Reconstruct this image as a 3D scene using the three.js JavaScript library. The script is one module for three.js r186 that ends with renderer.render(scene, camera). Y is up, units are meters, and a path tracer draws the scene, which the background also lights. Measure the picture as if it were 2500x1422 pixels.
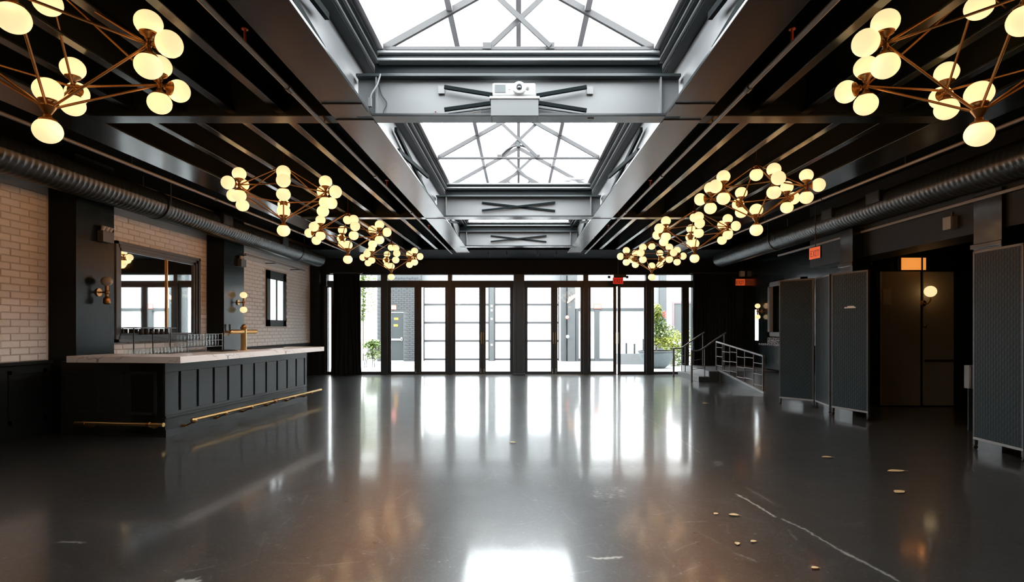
import * as THREE from 'three';
import { mergeGeometries } from 'three/addons/utils/BufferGeometryUtils.js';
import { RoundedBoxGeometry } from 'three/addons/geometries/RoundedBoxGeometry.js';
import { ImprovedNoise } from 'three/addons/math/ImprovedNoise.js';

// ---------------------------------------------------------------- camera, sky, exposure
const F = 1400, CX = 1266, HY = 804, CH = 1.48;          // focal length in pixels, centre of projection, eye height
const scene = new THREE.Scene();
const camera = new THREE.PerspectiveCamera(2 * Math.atan(711 / F) * 180 / Math.PI, 2500 / 1422, 0.05, 200);
camera.position.set(0, CH, 0);
camera.setViewOffset(2500, 1422, 1250 - CX, 711 - HY, 2500, 1422);
scene.add(camera);
scene.background = new THREE.Color().setRGB(0.92, 0.98, 1.0);
scene.backgroundIntensity = 13.0;                          // bright overcast sky
const renderer = new THREE.WebGLRenderer();
renderer.toneMapping = THREE.LinearToneMapping;
renderer.toneMappingExposure = 1.0;
renderer.shadowMap.enabled = true;
const GLOW = [1.05, 0.79, 0.40], WARM = new THREE.Color().setRGB(1, 0.37, 0.085), LAMP = 0.40;

// a pixel of the photograph at a known depth, or on a plane x = const
const PX = (x, d) => (x - CX) * d / F, PY = (y, d) => CH - (y - HY) * d / F, DX = (x, X) => F * X / (x - CX), DFLOOR = (y, h = 0) => F * (CH - h) / (y - HY);

// ---------------------------------------------------------------- helpers
let seed = 7;
const rnd = () => { seed = (seed * 1664525 + 1013904223) >>> 0; return seed / 4294967296; };
const rr = (a, b) => a + (b - a) * rnd();
const noise = new ImprovedNoise();
const names = {};
const numbered = (n) => { names[n] = (names[n] ?? -1) + 1; return names[n] ? `${n}_${String(names[n]).padStart(3, '0')}` : n; };
function tag(o, label, category, group, kind) {
  o.userData.label = label;
  if (category) o.userData.category = category;
  if (group) o.userData.group = group;
  if (kind) o.userData.kind = kind;
  return o;
}
function thing(name, label, category, pos = [0, 0, 0], turn = 0, group) {
  const o = new THREE.Group(); o.name = numbered(name); o.position.set(...pos); o.rotation.y = turn; scene.add(o);
  return tag(o, label, category, group);
}
const one = (g) => { if (!Array.isArray(g)) return g; return g.length === 1 ? g[0] : mergeGeometries(g.map((x) => { const y = x.index ? x.toNonIndexed() : x; for (const k of Object.keys(y.attributes)) if (!['position', 'normal', 'uv'].includes(k)) y.deleteAttribute(k); return y; })); };
function mesh(name, geo, m, parent = scene) {
  const o = new THREE.Mesh(one(geo), m); o.name = parent === scene ? numbered(name) : name; o.castShadow = o.receiveShadow = true; parent.add(o); return o;
}
const struct = (name, geo, m, label) => { const o = mesh(name, geo, m); tag(o, label, null, null, 'structure'); return o; };
const structGroup = (name, label) => { const o = new THREE.Group(); o.name = numbered(name); scene.add(o); return tag(o, label, null, null, 'structure'); };
const BB = (x0, x1, y0, y1, z0, z1) => new THREE.BoxGeometry(Math.abs(x1 - x0), Math.abs(y1 - y0), Math.abs(z1 - z0)).translate((x0 + x1) / 2, (y0 + y1) / 2, (z0 + z1) / 2);
const RB = (x0, x1, y0, y1, z0, z1, r = 0.008, s = 2) => new RoundedBoxGeometry(Math.abs(x1 - x0), Math.abs(y1 - y0), Math.abs(z1 - z0), s, r).translate((x0 + x1) / 2, (y0 + y1) / 2, (z0 + z1) / 2);
const V = (a) => new THREE.Vector3(...a);
function rod(p, q, r, seg = 10, r2 = r) {
  const a = V(p), b = V(q), d = b.clone().sub(a), l = d.length();
  return new THREE.CylinderGeometry(r2, r, l, seg).applyQuaternion(new THREE.Quaternion().setFromUnitVectors(new THREE.Vector3(0, 1, 0), d.normalize())).translate((a.x + b.x) / 2, (a.y + b.y) / 2, (a.z + b.z) / 2);
}
function flatBar(p, q, w, t) {                              // w across (in the vertical plane of the bar), t thick
  const a = V(p), b = V(q), d = b.clone().sub(a), l = d.length();
  const m = new THREE.Matrix4(), zx = d.normalize(), side = new THREE.Vector3().crossVectors(zx, Math.abs(zx.y) > 0.9 ? new THREE.Vector3(1, 0, 0) : new THREE.Vector3(0, 1, 0)).normalize(), up = new THREE.Vector3().crossVectors(zx, side);
  m.makeBasis(side, up, zx);
  return new THREE.BoxGeometry(t, w, l).applyMatrix4(m).translate((a.x + b.x) / 2, (a.y + b.y) / 2, (a.z + b.z) / 2);
}
const lathe = (pts, seg = 24) => new THREE.LatheGeometry(pts.map((p) => new THREE.Vector2(p[0], p[1])), seg);
const sphere = (r, x = 0, y = 0, z = 0, a = 20, b = 14) => new THREE.SphereGeometry(r, a, b).translate(x, y, z);
function tube(pts, r, n = 40, seg = 8) { return new THREE.TubeGeometry(new THREE.CatmullRomCurve3(pts.map(V)), n, r, seg); }
function boxUV(g, s = 1) {                                  // uv in metres, by the way each face points
  const p = g.attributes.position, n = g.attributes.normal, uv = new Float32Array(p.count * 2);
  for (let i = 0; i < p.count; i++) {
    const ax = Math.abs(n.getX(i)), ay = Math.abs(n.getY(i)), az = Math.abs(n.getZ(i));
    const [u, v] = ay >= ax && ay >= az ? [p.getX(i), p.getZ(i)] : ax >= az ? [p.getZ(i), p.getY(i)] : [p.getX(i), p.getY(i)];
    uv[2 * i] = u / s; uv[2 * i + 1] = v / s;
  }
  g.setAttribute('uv', new THREE.BufferAttribute(uv, 2));
  return g;
}
function canvasTex(w, h, draw, srgb = true) {
  const c = document.createElement('canvas'); c.width = w; c.height = h; draw(c.getContext('2d'), w, h);
  const t = new THREE.CanvasTexture(c); t.wrapS = t.wrapT = THREE.RepeatWrapping; t.magFilter = THREE.LinearFilter; if (srgb) t.colorSpace = THREE.SRGBColorSpace; return t;
}
function dataTex(w, h, f, srgb = false) {
  const a = new Uint8Array(w * h * 4);
  for (let j = 0; j < h; j++) for (let i = 0; i < w; i++) { const v = f(i / w, j / h), k = 4 * (j * w + i); const t = Array.isArray(v) ? v : [v, v, v]; for (let c = 0; c < 3; c++) a[k + c] = Math.max(0, Math.min(255, t[c] * 255)); a[k + 3] = 255; }
  const t = new THREE.DataTexture(a, w, h); t.wrapS = t.wrapT = THREE.RepeatWrapping; t.magFilter = THREE.LinearFilter; if (srgb) t.colorSpace = THREE.SRGBColorSpace; t.needsUpdate = true; return t;
}
const tile = (u, v, n, z = 0) => {                          // noise that repeats with period 1
  const f = (x, y) => noise.noise(x * n, y * n, z), a = u, b = v;
  return f(a, b) * (1 - a) * (1 - b) + f(a - 1, b) * a * (1 - b) + f(a, b - 1) * (1 - a) * b + f(a - 1, b - 1) * a * b;
};

// ---------------------------------------------------------------- materials
const M = {};
const std = (rgb, roughness, o = {}) => new THREE.MeshStandardMaterial({ color: new THREE.Color().setRGB(...rgb), roughness, ...o });
const phys = (rgb, roughness, o = {}) => new THREE.MeshPhysicalMaterial({ color: new THREE.Color().setRGB(...rgb), roughness, ...o });
const speckle = dataTex(256, 256, (u, v) => 0.5 + 0.35 * tile(u, v, 9) + 0.25 * tile(u, v, 37, 3));
const brushed = dataTex(256, 256, (u, v) => 0.55 + 0.2 * tile(u, v, 5) + 0.16 * tile(u, v, 23, 5));
M.black = std([0.010, 0.017, 0.018], 0.5);
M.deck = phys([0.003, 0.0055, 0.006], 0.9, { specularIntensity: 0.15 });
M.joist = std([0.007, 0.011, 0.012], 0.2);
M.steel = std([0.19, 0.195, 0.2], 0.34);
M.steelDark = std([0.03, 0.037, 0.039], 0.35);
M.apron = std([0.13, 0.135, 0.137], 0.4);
M.flange = std([0.024, 0.028, 0.03], 0.27);  // beam paint darkened for the undersides, shade put into the colour
M.brace = phys([0.006, 0.009, 0.01], 0.8, { specularIntensity: 0.15 });
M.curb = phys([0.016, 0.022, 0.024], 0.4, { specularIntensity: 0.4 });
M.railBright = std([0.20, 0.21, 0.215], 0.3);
M.skyBar = std([0.5, 0.48, 0.5], 0.5);  // purlin colour lightened to mimic sky glare and offset shaded undersides
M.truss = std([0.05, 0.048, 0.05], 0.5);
M.wallBlack = phys([0.006, 0.0095, 0.0105], 0.55, { specularIntensity: 0.35 });
M.gloss = phys([0.006, 0.010, 0.011], 0.2, { clearcoat: 0.3, clearcoatRoughness: 0.1 });
M.columnGloss = phys([0.006, 0.013, 0.015], 0.2, { specularIntensity: 0.35 });
M.mortar = std([0.55, 0.53, 0.50], 0.85);
M.bricks = [0, 1, 2, 3].map((k) => std([0.78 - 0.025 * k, 0.78 - 0.025 * k, 0.76 - 0.025 * k], 0.6, { bumpMap: speckle, bumpScale: 0.002 }));
M.glass = phys([1, 1, 1], 0.0, { transmission: 1, thickness: 0, ior: 1.5 });
M.frosted = phys([0.97, 0.98, 0.98], 0.9, { transmission: 0.95, thickness: 0 });
M.doorFrame = std([0.012, 0.018, 0.019], 0.42);
M.barPaint = std([0.014, 0.019, 0.0205], 0.38);
M.brass = std([0.62, 0.42, 0.18], 0.28, { metalness: 1 });
M.agedBrass = std([0.36, 0.20, 0.075], 0.35, { metalness: 1 });
M.chrome = std([0.6, 0.62, 0.63], 0.2, { metalness: 1 });
M.mirror = std([0.86, 0.9, 0.89], 0.02, { metalness: 1 });
M.frameWood = std([0.055, 0.056, 0.055], 0.4);
M.curtain = phys([0.005, 0.0075, 0.008], 0.8, { specularIntensity: 0.3 });
M.duct = std([0.026, 0.036, 0.039], 0.3, { metalness: 0.2 });
M.pipe = std([0.16, 0.17, 0.175], 0.4);
M.globe = std([0.9, 0.82, 0.66], 0.35, { emissive: new THREE.Color().setRGB(...GLOW), emissiveIntensity: 1 });
M.globeOff = std([0.36, 0.34, 0.30], 0.25);
M.sprinkler = std([0.30, 0.05, 0.03], 0.4, { metalness: 0.3 });
M.whitePlastic = std([0.5, 0.5, 0.5], 0.4);
M.greyPlastic = std([0.09, 0.1, 0.105], 0.5);
M.lensGlass = phys([0.02, 0.02, 0.025], 0.05, { clearcoat: 1 });
M.railMetal = std([0.12, 0.115, 0.115], 0.35, { metalness: 0.5 });
M.concreteStep = std([0.16, 0.165, 0.165], 0.35);
M.tumbler = phys([0.97, 0.98, 0.98], 0.02, { transmission: 1, thickness: 0, ior: 1.5 });
M.leaf = std([0.36, 0.25, 0.12], 0.7);
M.rubber = std([0.012, 0.012, 0.012], 0.6);
M.cream = std([0.30, 0.28, 0.22], 0.6);
M.door = std([0.20, 0.19, 0.14], 0.5);

// floor: dark polished concrete, unique scratches and worn marks, with a fine repeating grain in roughness
const FLX0 = -10, FLX1 = 10, FLZ0 = 2.6, FLZ1 = -18.67;
const floorMap = canvasTex(2048, 2048, (c, w, h) => {
  c.fillStyle = '#23282a'; c.fillRect(0, 0, w, h);
  const img = c.getImageData(0, 0, w, h), a = img.data;
  for (let j = 0; j < h; j++) for (let i = 0; i < w; i++) {
    const u = i / w * 20, v = j / h * 21.3;
    const n = 0.5 * noise.noise(u * 0.5, v * 0.5, 1) + 0.35 * noise.noise(u * 1.7, v * 1.7, 4) + 0.3 * noise.noise(u * 7, v * 7, 9) + 0.25 * noise.noise(u * 31, v * 31, 2);
    const k = 4 * (j * w + i), m = 1 + 0.26 * n + 0.5 * (rnd() - 0.5), warm = 0.5 + 0.5 * noise.noise(u * 0.4 + 9, v * 0.4, 6), sp = rnd();
    const s = sp > 0.9985 ? 85 : sp > 0.97 ? 34 : sp > 0.85 ? 14 : 0;
    a[k] = (30 + 8 * warm) * m + s; a[k + 1] = (35 + 1 * warm) * m + s; a[k + 2] = (37 - 4 * warm) * m + s * 0.9;
  }
  c.putImageData(img, 0, 0);
  const X = (x) => (x - FLX0) / (FLX1 - FLX0) * w, Z = (z) => (z - FLZ1) / (FLZ0 - FLZ1) * h;
  const onFloor = (px, py) => { const d = DFLOOR(py); return [X(PX(px, d)), Z(-d)]; };
  const line = (pts, lw, col, wob = 2.2) => {
    c.strokeStyle = col; c.lineWidth = lw; c.lineCap = 'round'; c.beginPath();
    const P = pts.map((p) => onFloor(...p)); let first = true;
    for (let i = 0; i + 1 < P.length; i++) for (let t = 0; t < 1; t += 0.04) { const x = P[i][0] + (P[i + 1][0] - P[i][0]) * t + rr(-wob, wob) * 0.5, y = P[i][1] + (P[i + 1][1] - P[i][1]) * t + rr(-wob, wob) * 0.5; first ? c.moveTo(x, y) : c.lineTo(x, y); first = false; }
    c.stroke();
  };
  // the long worn crack and its branches
  line([[1560, 1010], [1640, 1060], [1720, 1114]], 1.6, 'rgba(165,165,160,0.55)');
  line([[1800, 1208], [1850, 1236], [1893, 1264]], 1.8, 'rgba(175,172,165,0.7)');
  line([[1910, 1268], [1970, 1296], [2050, 1345], [2110, 1374], [2200, 1422]], 1.5, 'rgba(165,162,155,0.6)');
  line([[1820, 1190], [1893, 1232]], 1.2, 'rgba(150,148,142,0.5)');
  line([[1925, 1294], [1945, 1320]], 1.0, 'rgba(150,148,142,0.45)');
  line([[1670, 1275], [1725, 1274]], 1.0, 'rgba(150,148,142,0.5)');
  line([[1450, 1365], [1520, 1361]], 1.8, 'rgba(190,186,178,0.7)');
  line([[1790, 1350], [1850, 1372]], 1.0, 'rgba(150,148,142,0.4)');
  line([[1690, 1290], [1760, 1330]], 0.8, 'rgba(150,148,142,0.35)');
  line([[150, 1323], [210, 1326]], 1.4, 'rgba(170,168,160,0.5)');
  line([[430, 1420], [490, 1419]], 2, 'rgba(180,178,170,0.6)');
  // chalky patch of worn coating
  for (let i = 0; i < 90; i++) { const [x, y] = onFloor(rr(1445, 1525), rr(1188, 1216)); c.fillStyle = `rgba(190,188,182,${rr(0.15, 0.5)})`; c.fillRect(x, y, rr(1, 4), rr(1, 2.5)); }
  for (let i = 0; i < 60; i++) { const [x, y] = onFloor(rr(1735, 1765), rr(1125, 1138)); c.fillStyle = `rgba(150,150,146,${rr(0.1, 0.35)})`; c.fillRect(x, y, rr(1, 4), rr(1, 3)); }
  // fine scratches everywhere
  for (let i = 0; i < 3800; i++) {
    const x = rnd() * w, y = h * (0.35 + 0.65 * rnd()), l = rr(3, 34), t = rr(0, 6.3), b = rr(-0.02, 0.02);
    c.strokeStyle = `rgba(175,173,168,${rr(0.10, 0.6)})`; c.lineWidth = rr(0.35, 0.8); c.beginPath(); c.moveTo(x, y); c.quadraticCurveTo(x + l * 0.5 * Math.cos(t) + b * 200, y + l * 0.5 * Math.sin(t), x + l * Math.cos(t + b), y + l * Math.sin(t + b)); c.stroke();
  }
  for (let i = 0; i < 420; i++) { const x = rnd() * w, y = h * (0.45 + 0.55 * rnd()); c.fillStyle = `rgba(${170 + 40 * rnd() | 0},${160 + 30 * rnd() | 0},${140 + 30 * rnd() | 0},${rr(0.3, 0.8)})`; c.beginPath(); c.ellipse(x, y, rr(0.6, 1.7), rr(0.5, 1.1), rnd() * 3, 0, 7); c.fill(); }
});
const floorRough = canvasTex(1024, 1024, (c, w, h) => {
  const img = c.createImageData(w, h), a = img.data;
  for (let j = 0; j < h; j++) for (let i = 0; i < w; i++) { const u = i / w, v = j / h, k = 4 * (j * w + i); const n = 0.06 * tile(u, v, 6, 1) + 0.05 * tile(u, v, 29, 2) + 0.07 * (rnd() - 0.5); a[k] = a[k + 1] = a[k + 2] = 255 * Math.max(0, Math.min(1, 0.5 + n)); a[k + 3] = 255; }
  c.putImageData(img, 0, 0);
  for (let i = 0; i < 420; i++) { const x = rnd() * w, y = rnd() * h, l = rr(20, 190), t = rr(0, 6.3); c.strokeStyle = `rgba(215,215,215,${rr(0.1, 0.5)})`; c.lineWidth = rr(0.6, 1.6); c.beginPath(); c.moveTo(x, y); c.lineTo(x + l * Math.cos(t), y + l * Math.sin(t)); c.stroke(); }
}, false);
floorRough.repeat.set(9, 9.6);
const floorCoat = canvasTex(1024, 1024, (c, w, h) => {      // worn polish: grain and hairline scratches
  const img = c.createImageData(w, h), a = img.data;
  for (let j = 0; j < h; j++) for (let i = 0; i < w; i++) { const u = i / w, v = j / h, k = 4 * (j * w + i); const n = 0.10 * tile(u, v, 11, 31) + 0.10 * tile(u, v, 41, 32) + 0.16 * (rnd() - 0.5); a[k] = a[k + 1] = a[k + 2] = 255 * Math.max(0.08, 0.36 + n); a[k + 3] = 255; }
  c.putImageData(img, 0, 0);
  for (let i = 0; i < 900; i++) { const x = rnd() * w, y = rnd() * h, l = rr(15, 150), t = rr(0, 6.3), b = rr(-20, 20); c.strokeStyle = `rgba(255,255,255,${rr(0.15, 0.75)})`; c.lineWidth = rr(0.7, 1.8); c.beginPath(); c.moveTo(x, y); c.quadraticCurveTo(x + l * 0.5 * Math.cos(t) + b, y + l * 0.5 * Math.sin(t), x + l * Math.cos(t), y + l * Math.sin(t)); c.stroke(); }
}, false);
floorCoat.repeat.set(8, 8.5);
const floorWave = dataTex(512, 512, (u, v) => 0.5 + 0.5 * tile(u, v, 9, 21) + 0.22 * tile(u, v, 27, 22));
floorWave.repeat.set(7, 7.4);
M.floor = phys([1, 1, 1], 0.62, { map: floorMap, roughnessMap: floorRough, bumpMap: floorWave, bumpScale: 0.00025, ior: 1.6, clearcoat: 0.75, clearcoatRoughness: 0.26, clearcoatRoughnessMap: floorCoat });

const marbleMap = canvasTex(1024, 1024, (c, w, h) => {
  const img = c.createImageData(w, h), a = img.data;
  for (let j = 0; j < h; j++) for (let i = 0; i < w; i++) {
    const u = i / w * 4, v = j / h * 4, k = 4 * (j * w + i);
    const q = u * 1.1 + v * 0.6 + 1.3 * noise.noise(u * 1.2, v * 1.2, 3) + 0.5 * noise.noise(u * 4, v * 4, 7);
    const vein = Math.pow(Math.max(0, 1 - Math.abs(Math.sin(q * 2.2)) * 9), 1.6) * (0.5 + 0.5 * noise.noise(u * 2, v * 2, 11)), cloud = 0.05 * noise.noise(u, v, 5);
    const s = 226 * (1 + cloud) - 120 * vein; a[k] = s; a[k + 1] = s * 0.985; a[k + 2] = s * 0.97; a[k + 3] = 255;
  }
  c.putImageData(img, 0, 0);
});
M.marble = phys([1, 1, 1], 0.22, { map: marbleMap });
const weave = dataTex(128, 128, (u, v) => { const i = Math.floor(u * 8), o = (i % 2) * 0.5, y = (v * 4 + o) % 1, x = (u * 8) % 1; return 0.15 + 0.8 * Math.pow(Math.sin(x * Math.PI), 0.6) * Math.pow(Math.sin(y * Math.PI), 0.4); });
weave.repeat.set(1, 1);
M.screenFabric = phys([0.013, 0.021, 0.0235], 0.5, { bumpMap: weave, bumpScale: 0.003, specularIntensity: 0.25 });
M.screenFrame = std([0.03, 0.036, 0.038], 0.4);
const stoneTex = dataTex(128, 128, (u, v) => { const n = tile(u, v, 14) * 1.6; const s = n > 0.12 ? 0.75 : n < -0.15 ? 0.06 : 0.3; return [s, s, s]; }, true);
M.granite = phys([1, 1, 1], 0.2, { map: stoneTex });

// ---------------------------------------------------------------- room shell
const XL = -6.7, XR = 7.3, DF = 18.67, HC = 4.05;          // side walls, depth of the glazed wall
const floorGeo = new THREE.BoxGeometry(FLX1 - FLX0, 0.2, FLZ0 - FLZ1); floorGeo.translate((FLX0 + FLX1) / 2, -0.1, (FLZ0 + FLZ1) / 2);
{ const p = floorGeo.attributes.position, uv = floorGeo.attributes.uv; for (let i = 0; i < p.count; i++) uv.setXY(i, (p.getX(i) - FLX0) / (FLX1 - FLX0), 1 - (p.getZ(i) - FLZ1) / (FLZ0 - FLZ1)); }
struct('floor', floorGeo, M.floor, 'dark polished concrete floor with scratches and worn cracks');

// the brick wall behind the bar, with a window opening
const W3 = { d0: DX(650, XL), d1: DX(696.5, XL), y0: PY(797, DX(652, XL)), y1: PY(659, DX(650, XL)) };
const BRICK0 = 1.04;
{
  const wl = structGroup('wall_left', 'white painted brick wall behind the bar');
  const x0 = XL - 0.25, x1 = XL - 0.012;
  mesh('backing', [BB(x0, x1, 0, HC + 0.6, 2.6, -W3.d0), BB(x0, x1, 0, HC + 0.6, -W3.d1, -DF - 0.3), BB(x0, x1, 0, W3.y0, -W3.d0, -W3.d1), BB(x0, x1, W3.y1, HC + 0.6, -W3.d0, -W3.d1)], M.mortar, wl);
  const brickGeo = (l, h) => {                              // a face with eased edges standing proud of the mortar
    const c = 0.006, t = 0.02, P = [], I = [];
    const ring = (x, i) => { for (const [s, q] of [[-1, -1], [1, -1], [1, 1], [-1, 1]]) P.push(x, q * (h / 2 - i), s * (l / 2 - i)); };
    ring(0, 0); ring(t - c, 0); ring(t, c);
    for (const o of [0, 4]) for (let k = 0; k < 4; k++) { const a = o + k, b = o + (k + 1) % 4; I.push(a, a + 4, b, b, a + 4, b + 4); }
    I.push(8, 11, 9, 9, 11, 10);
    let g = new THREE.BufferGeometry(); g.setAttribute('position', new THREE.Float32BufferAttribute(P, 3)); g.setIndex(I); g = g.toNonIndexed(); g.computeVertexNormals();
    return boxUV(g, 0.3);
  };
  const LB = 0.29, HB = 0.094, J = 0.012;
  const full = brickGeo(LB - J, HB - J), half = brickGeo(LB / 2 - J, HB - J);
  const spot = (d, y, tol = 0.005) => {
    if (d > 9.42 && d < 11.88 && y > 1.28 && y < 2.9) return false;      // behind the mirror
    if (d > W3.d0 - LB * 0.4 && d < W3.d1 + LB * 0.4 && y > W3.y0 - 0.04 && y < W3.y1 + 0.04) return false;
    return true;
  };
  const far = [];
  const section = (d0, d1, yTop, single) => {
    for (let r = 0; BRICK0 + (r + 0.5) * HB < yTop; r++) {
      const y = BRICK0 + (r + 0.5) * HB; let d = d0 + 0.003; let first = r % 2;
      while (d < d1 - 0.05) {
        let L = first ? LB / 2 : LB; first = 0;
        if (d + L > d1 + 0.02) L = LB / 2;
        if (d + L > d1 + 0.06) break;
        const dm = d + L / 2;
        if (spot(dm, y)) {
          const g = L < LB ? half : full, pr = rr(-0.003, 0.003);
          if (single) { const b = mesh('brick', g, M.bricks[Math.floor(rnd() * 4)], wl); b.position.set(XL - 0.015 + pr, y, -dm); }
          else far.push(g.clone().translate(XL - 0.015 + pr, y, -dm));
        }
        d += L;
      }
    }
  };
  section(7.12, 8.18, 3.42, true);
  section(8.97, 12.33, 3.42, true);
  section(13.25, 18.4, 3.5, false);
  const rest = mesh('brickwork', far, M.bricks[1], wl); rest.userData.kind = 'stuff';
}
// dark wainscot below the brick
{
  const g = structGroup('trim_1', 'black panelled wainscot below the white brick');
  mesh('boarding', BB(XL, XL + 0.035, 0, BRICK0 - 0.03, 2.5, -DF), M.wallBlack, g);
  mesh('cap_rail', RB(XL, XL + 0.06, BRICK0 - 0.05, BRICK0, 2.5, -DF, 0.01), M.wallBlack, g);
  mesh('skirting', BB(XL, XL + 0.055, 0, 0.15, 2.5, -DF), M.wallBlack, g);
  for (let k = 0; k < 5; k++) { const d = 4.6 + k * 0.72; mesh('panel', [BB(XL + 0.03, XL + 0.05, 0.22, 0.27, -d, -d - 0.6), BB(XL + 0.03, XL + 0.05, 0.88, 0.93, -d, -d - 0.6), BB(XL + 0.03, XL + 0.05, 0.22, 0.93, -d, -d - 0.05), BB(XL + 0.03, XL + 0.05, 0.22, 0.93, -d - 0.55, -d - 0.6)], M.wallBlack, g); }
}
// window in the brick wall
{
  const g = structGroup('window_1', 'narrow two-pane window with black frame in the white brick');
  const { d0, d1, y0, y1 } = W3, x = XL, fw = 0.19;
  mesh('frame', [BB(x - 0.1, x + 0.03, y0, y0 + fw * 0.9, -d0, -d1), BB(x - 0.1, x + 0.03, y1 - fw * 1.2, y1, -d0, -d1), BB(x - 0.1, x + 0.03, y0, y1, -d0, -d0 - fw), BB(x - 0.1, x + 0.03, y0, y1, -d1 + fw, -d1)], M.doorFrame, g);
  const dm = (d0 + d1) / 2;
  mesh('mullion', BB(x - 0.08, x + 0.02, y0, y1, -dm - 0.045, -dm + 0.045), M.doorFrame, g);
  mesh('pane', BB(x + 0.005, x + 0.01, y0 + fw * 0.9, y1 - fw * 1.2, -d0 - fw, -dm + 0.045), M.frosted, g);
  mesh('pane', BB(x + 0.005, x + 0.01, y0 + fw * 0.9, y1 - fw * 1.2, -dm - 0.045, -d1 + fw), M.frosted, g);
}
// glossy black piers on the brick wall
const PIERS = [[8.18, 8.97, 6.32], [12.33, 13.25, 6.34]];
PIERS.forEach(([d0, d1, x], k) => {
  const t = thing('wall_pier', ['glossy black wall pier between plain brick and the framed mirror', 'glossy black wall pier between the framed mirror and the small window'][k], 'pier');
  mesh('pier_body', BB(XL, -x - 0.012, 0, 4.0, -d0, -d1), M.wallBlack, t);
  mesh('face_sheet', BB(-x - 0.012, -x, 0.02, 3.95, -d0 - 0.01, -d1 + 0.01), M.columnGloss, t);
});
struct('trim_2', [BB(XL, XL + 0.3, 0, HC, -18.43, -DF - 0.1)], M.wallBlack, 'black corner post beside the glazed wall');

// other walls
struct('wall_near', BB(-10, 10, 0, HC + 0.6, 2.5, 2.7), M.wallBlack, 'black wall behind the viewer');
{
  // the wall beyond the ramp, with an added sky-lit slit standing in for a reflection
  const g = structGroup('wall_right', 'glossy black tiled wall beside the ramp');
  const s0 = 17.44, s1 = 17.72, sy0 = 1.13, sy1 = 2.08;
  mesh('wall_face', [BB(XR, XR + 0.2, 0, HC + 0.6, -12.2, -s0), BB(XR, XR + 0.2, 0, HC + 0.6, -s1, -DF - 0.2), BB(XR, XR + 0.2, 0, sy0, -s0, -s1), BB(XR, XR + 0.2, sy1, HC + 0.6, -s0, -s1)], M.gloss, g);
  mesh('pane', BB(XR + 0.004, XR + 0.009, sy0, sy1, -s0, -s1), M.frosted, g);  // added frosted slit, imitates a bright reflected strip on the wall
}
// side hall behind the folding screens
struct('wall_1', BB(6.6, 10.1, 0, 3.6, -11.0, -12.2), M.gloss, 'dark end wall of the side hall');
struct('wall_2', BB(9.9, 10.1, 0, 3.6, 2.5, -11.0), M.wallBlack, 'dark outer wall of the side hall');
struct('trim_3', BB(6.2, 6.75, 2.78, HC + 0.4, 2.5, -12.2), M.wallBlack, 'deep black lintel over the side hall opening');
struct('ceiling_1', BB(6.6, 10.1, 3.2, 3.3, 2.5, -11.2), M.wallBlack, 'dark ceiling of the side hall');

// ceiling frame: everything overhead rises gently towards the glazed wall
const TILT = 0.0145, CY = CH + 1.915;
const inCeiling = (o) => { o.position.y = CY; o.rotation.x = TILT; return o; };
const cThing = (name, label, cat, group) => inCeiling(thing(name, label, cat, [0, 0, 0], 0, group));
const CEILY = (d, y) => CY + y + TILT * d;
const SKY0 = 1.0, SKY1 = 15.0, OPEN = 1.45;
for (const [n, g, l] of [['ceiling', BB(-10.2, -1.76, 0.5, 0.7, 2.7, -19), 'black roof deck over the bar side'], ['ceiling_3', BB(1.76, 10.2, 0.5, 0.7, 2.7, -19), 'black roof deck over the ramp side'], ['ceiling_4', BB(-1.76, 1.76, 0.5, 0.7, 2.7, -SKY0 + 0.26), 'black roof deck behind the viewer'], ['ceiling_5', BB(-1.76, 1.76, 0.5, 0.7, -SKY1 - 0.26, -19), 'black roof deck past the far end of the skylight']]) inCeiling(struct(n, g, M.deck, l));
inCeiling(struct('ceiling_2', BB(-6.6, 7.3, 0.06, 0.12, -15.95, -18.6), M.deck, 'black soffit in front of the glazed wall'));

const XB = 1.37, XO = 1.745, XW = 1.557, WEB = 0.58;
for (const s of [-1, 1]) {
  const t = cThing('steel_beam', s < 0 ? 'long grey steel skylight beam on the bar side' : 'long grey steel skylight beam on the ramp side', 'beam', 'main skylight beams');
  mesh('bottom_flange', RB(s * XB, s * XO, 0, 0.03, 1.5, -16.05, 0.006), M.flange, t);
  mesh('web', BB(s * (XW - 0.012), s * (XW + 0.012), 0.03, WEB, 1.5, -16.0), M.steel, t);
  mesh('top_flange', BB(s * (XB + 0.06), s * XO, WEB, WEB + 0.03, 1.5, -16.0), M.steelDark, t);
  mesh('end_plate', BB(s * XB, s * XO, -0.01, 0.05, -16.05, -16.08), M.railBright, t);
  // splice plates under the flange where the cross beams meet it
  for (const d of [5.05, 5.45, 10.72]) mesh('splice_plate', BB(s * (XB + 0.01), s * (XO - 0.01), -0.008, 0.0, -d, -d - 0.2), M.flange, t);
  // diagonal braces on the web, midway along each bay
  for (const [a, b] of [[1.6, 4.4], [7.0, 9.3], [12.0, 13.6]]) {
    const x = s * (XW - 0.06), m = (a + b) / 2;
    mesh('diagonal_brace', flatBar([x, 0.42, -a], [x, 0.16, -b], 0.055, 0.035), M.brace, t);
    mesh('diagonal_brace', flatBar([x - s * 0.03, 0.16, -a], [x - s * 0.03, 0.42, -b], 0.055, 0.035), M.brace, t);
  }
}
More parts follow.
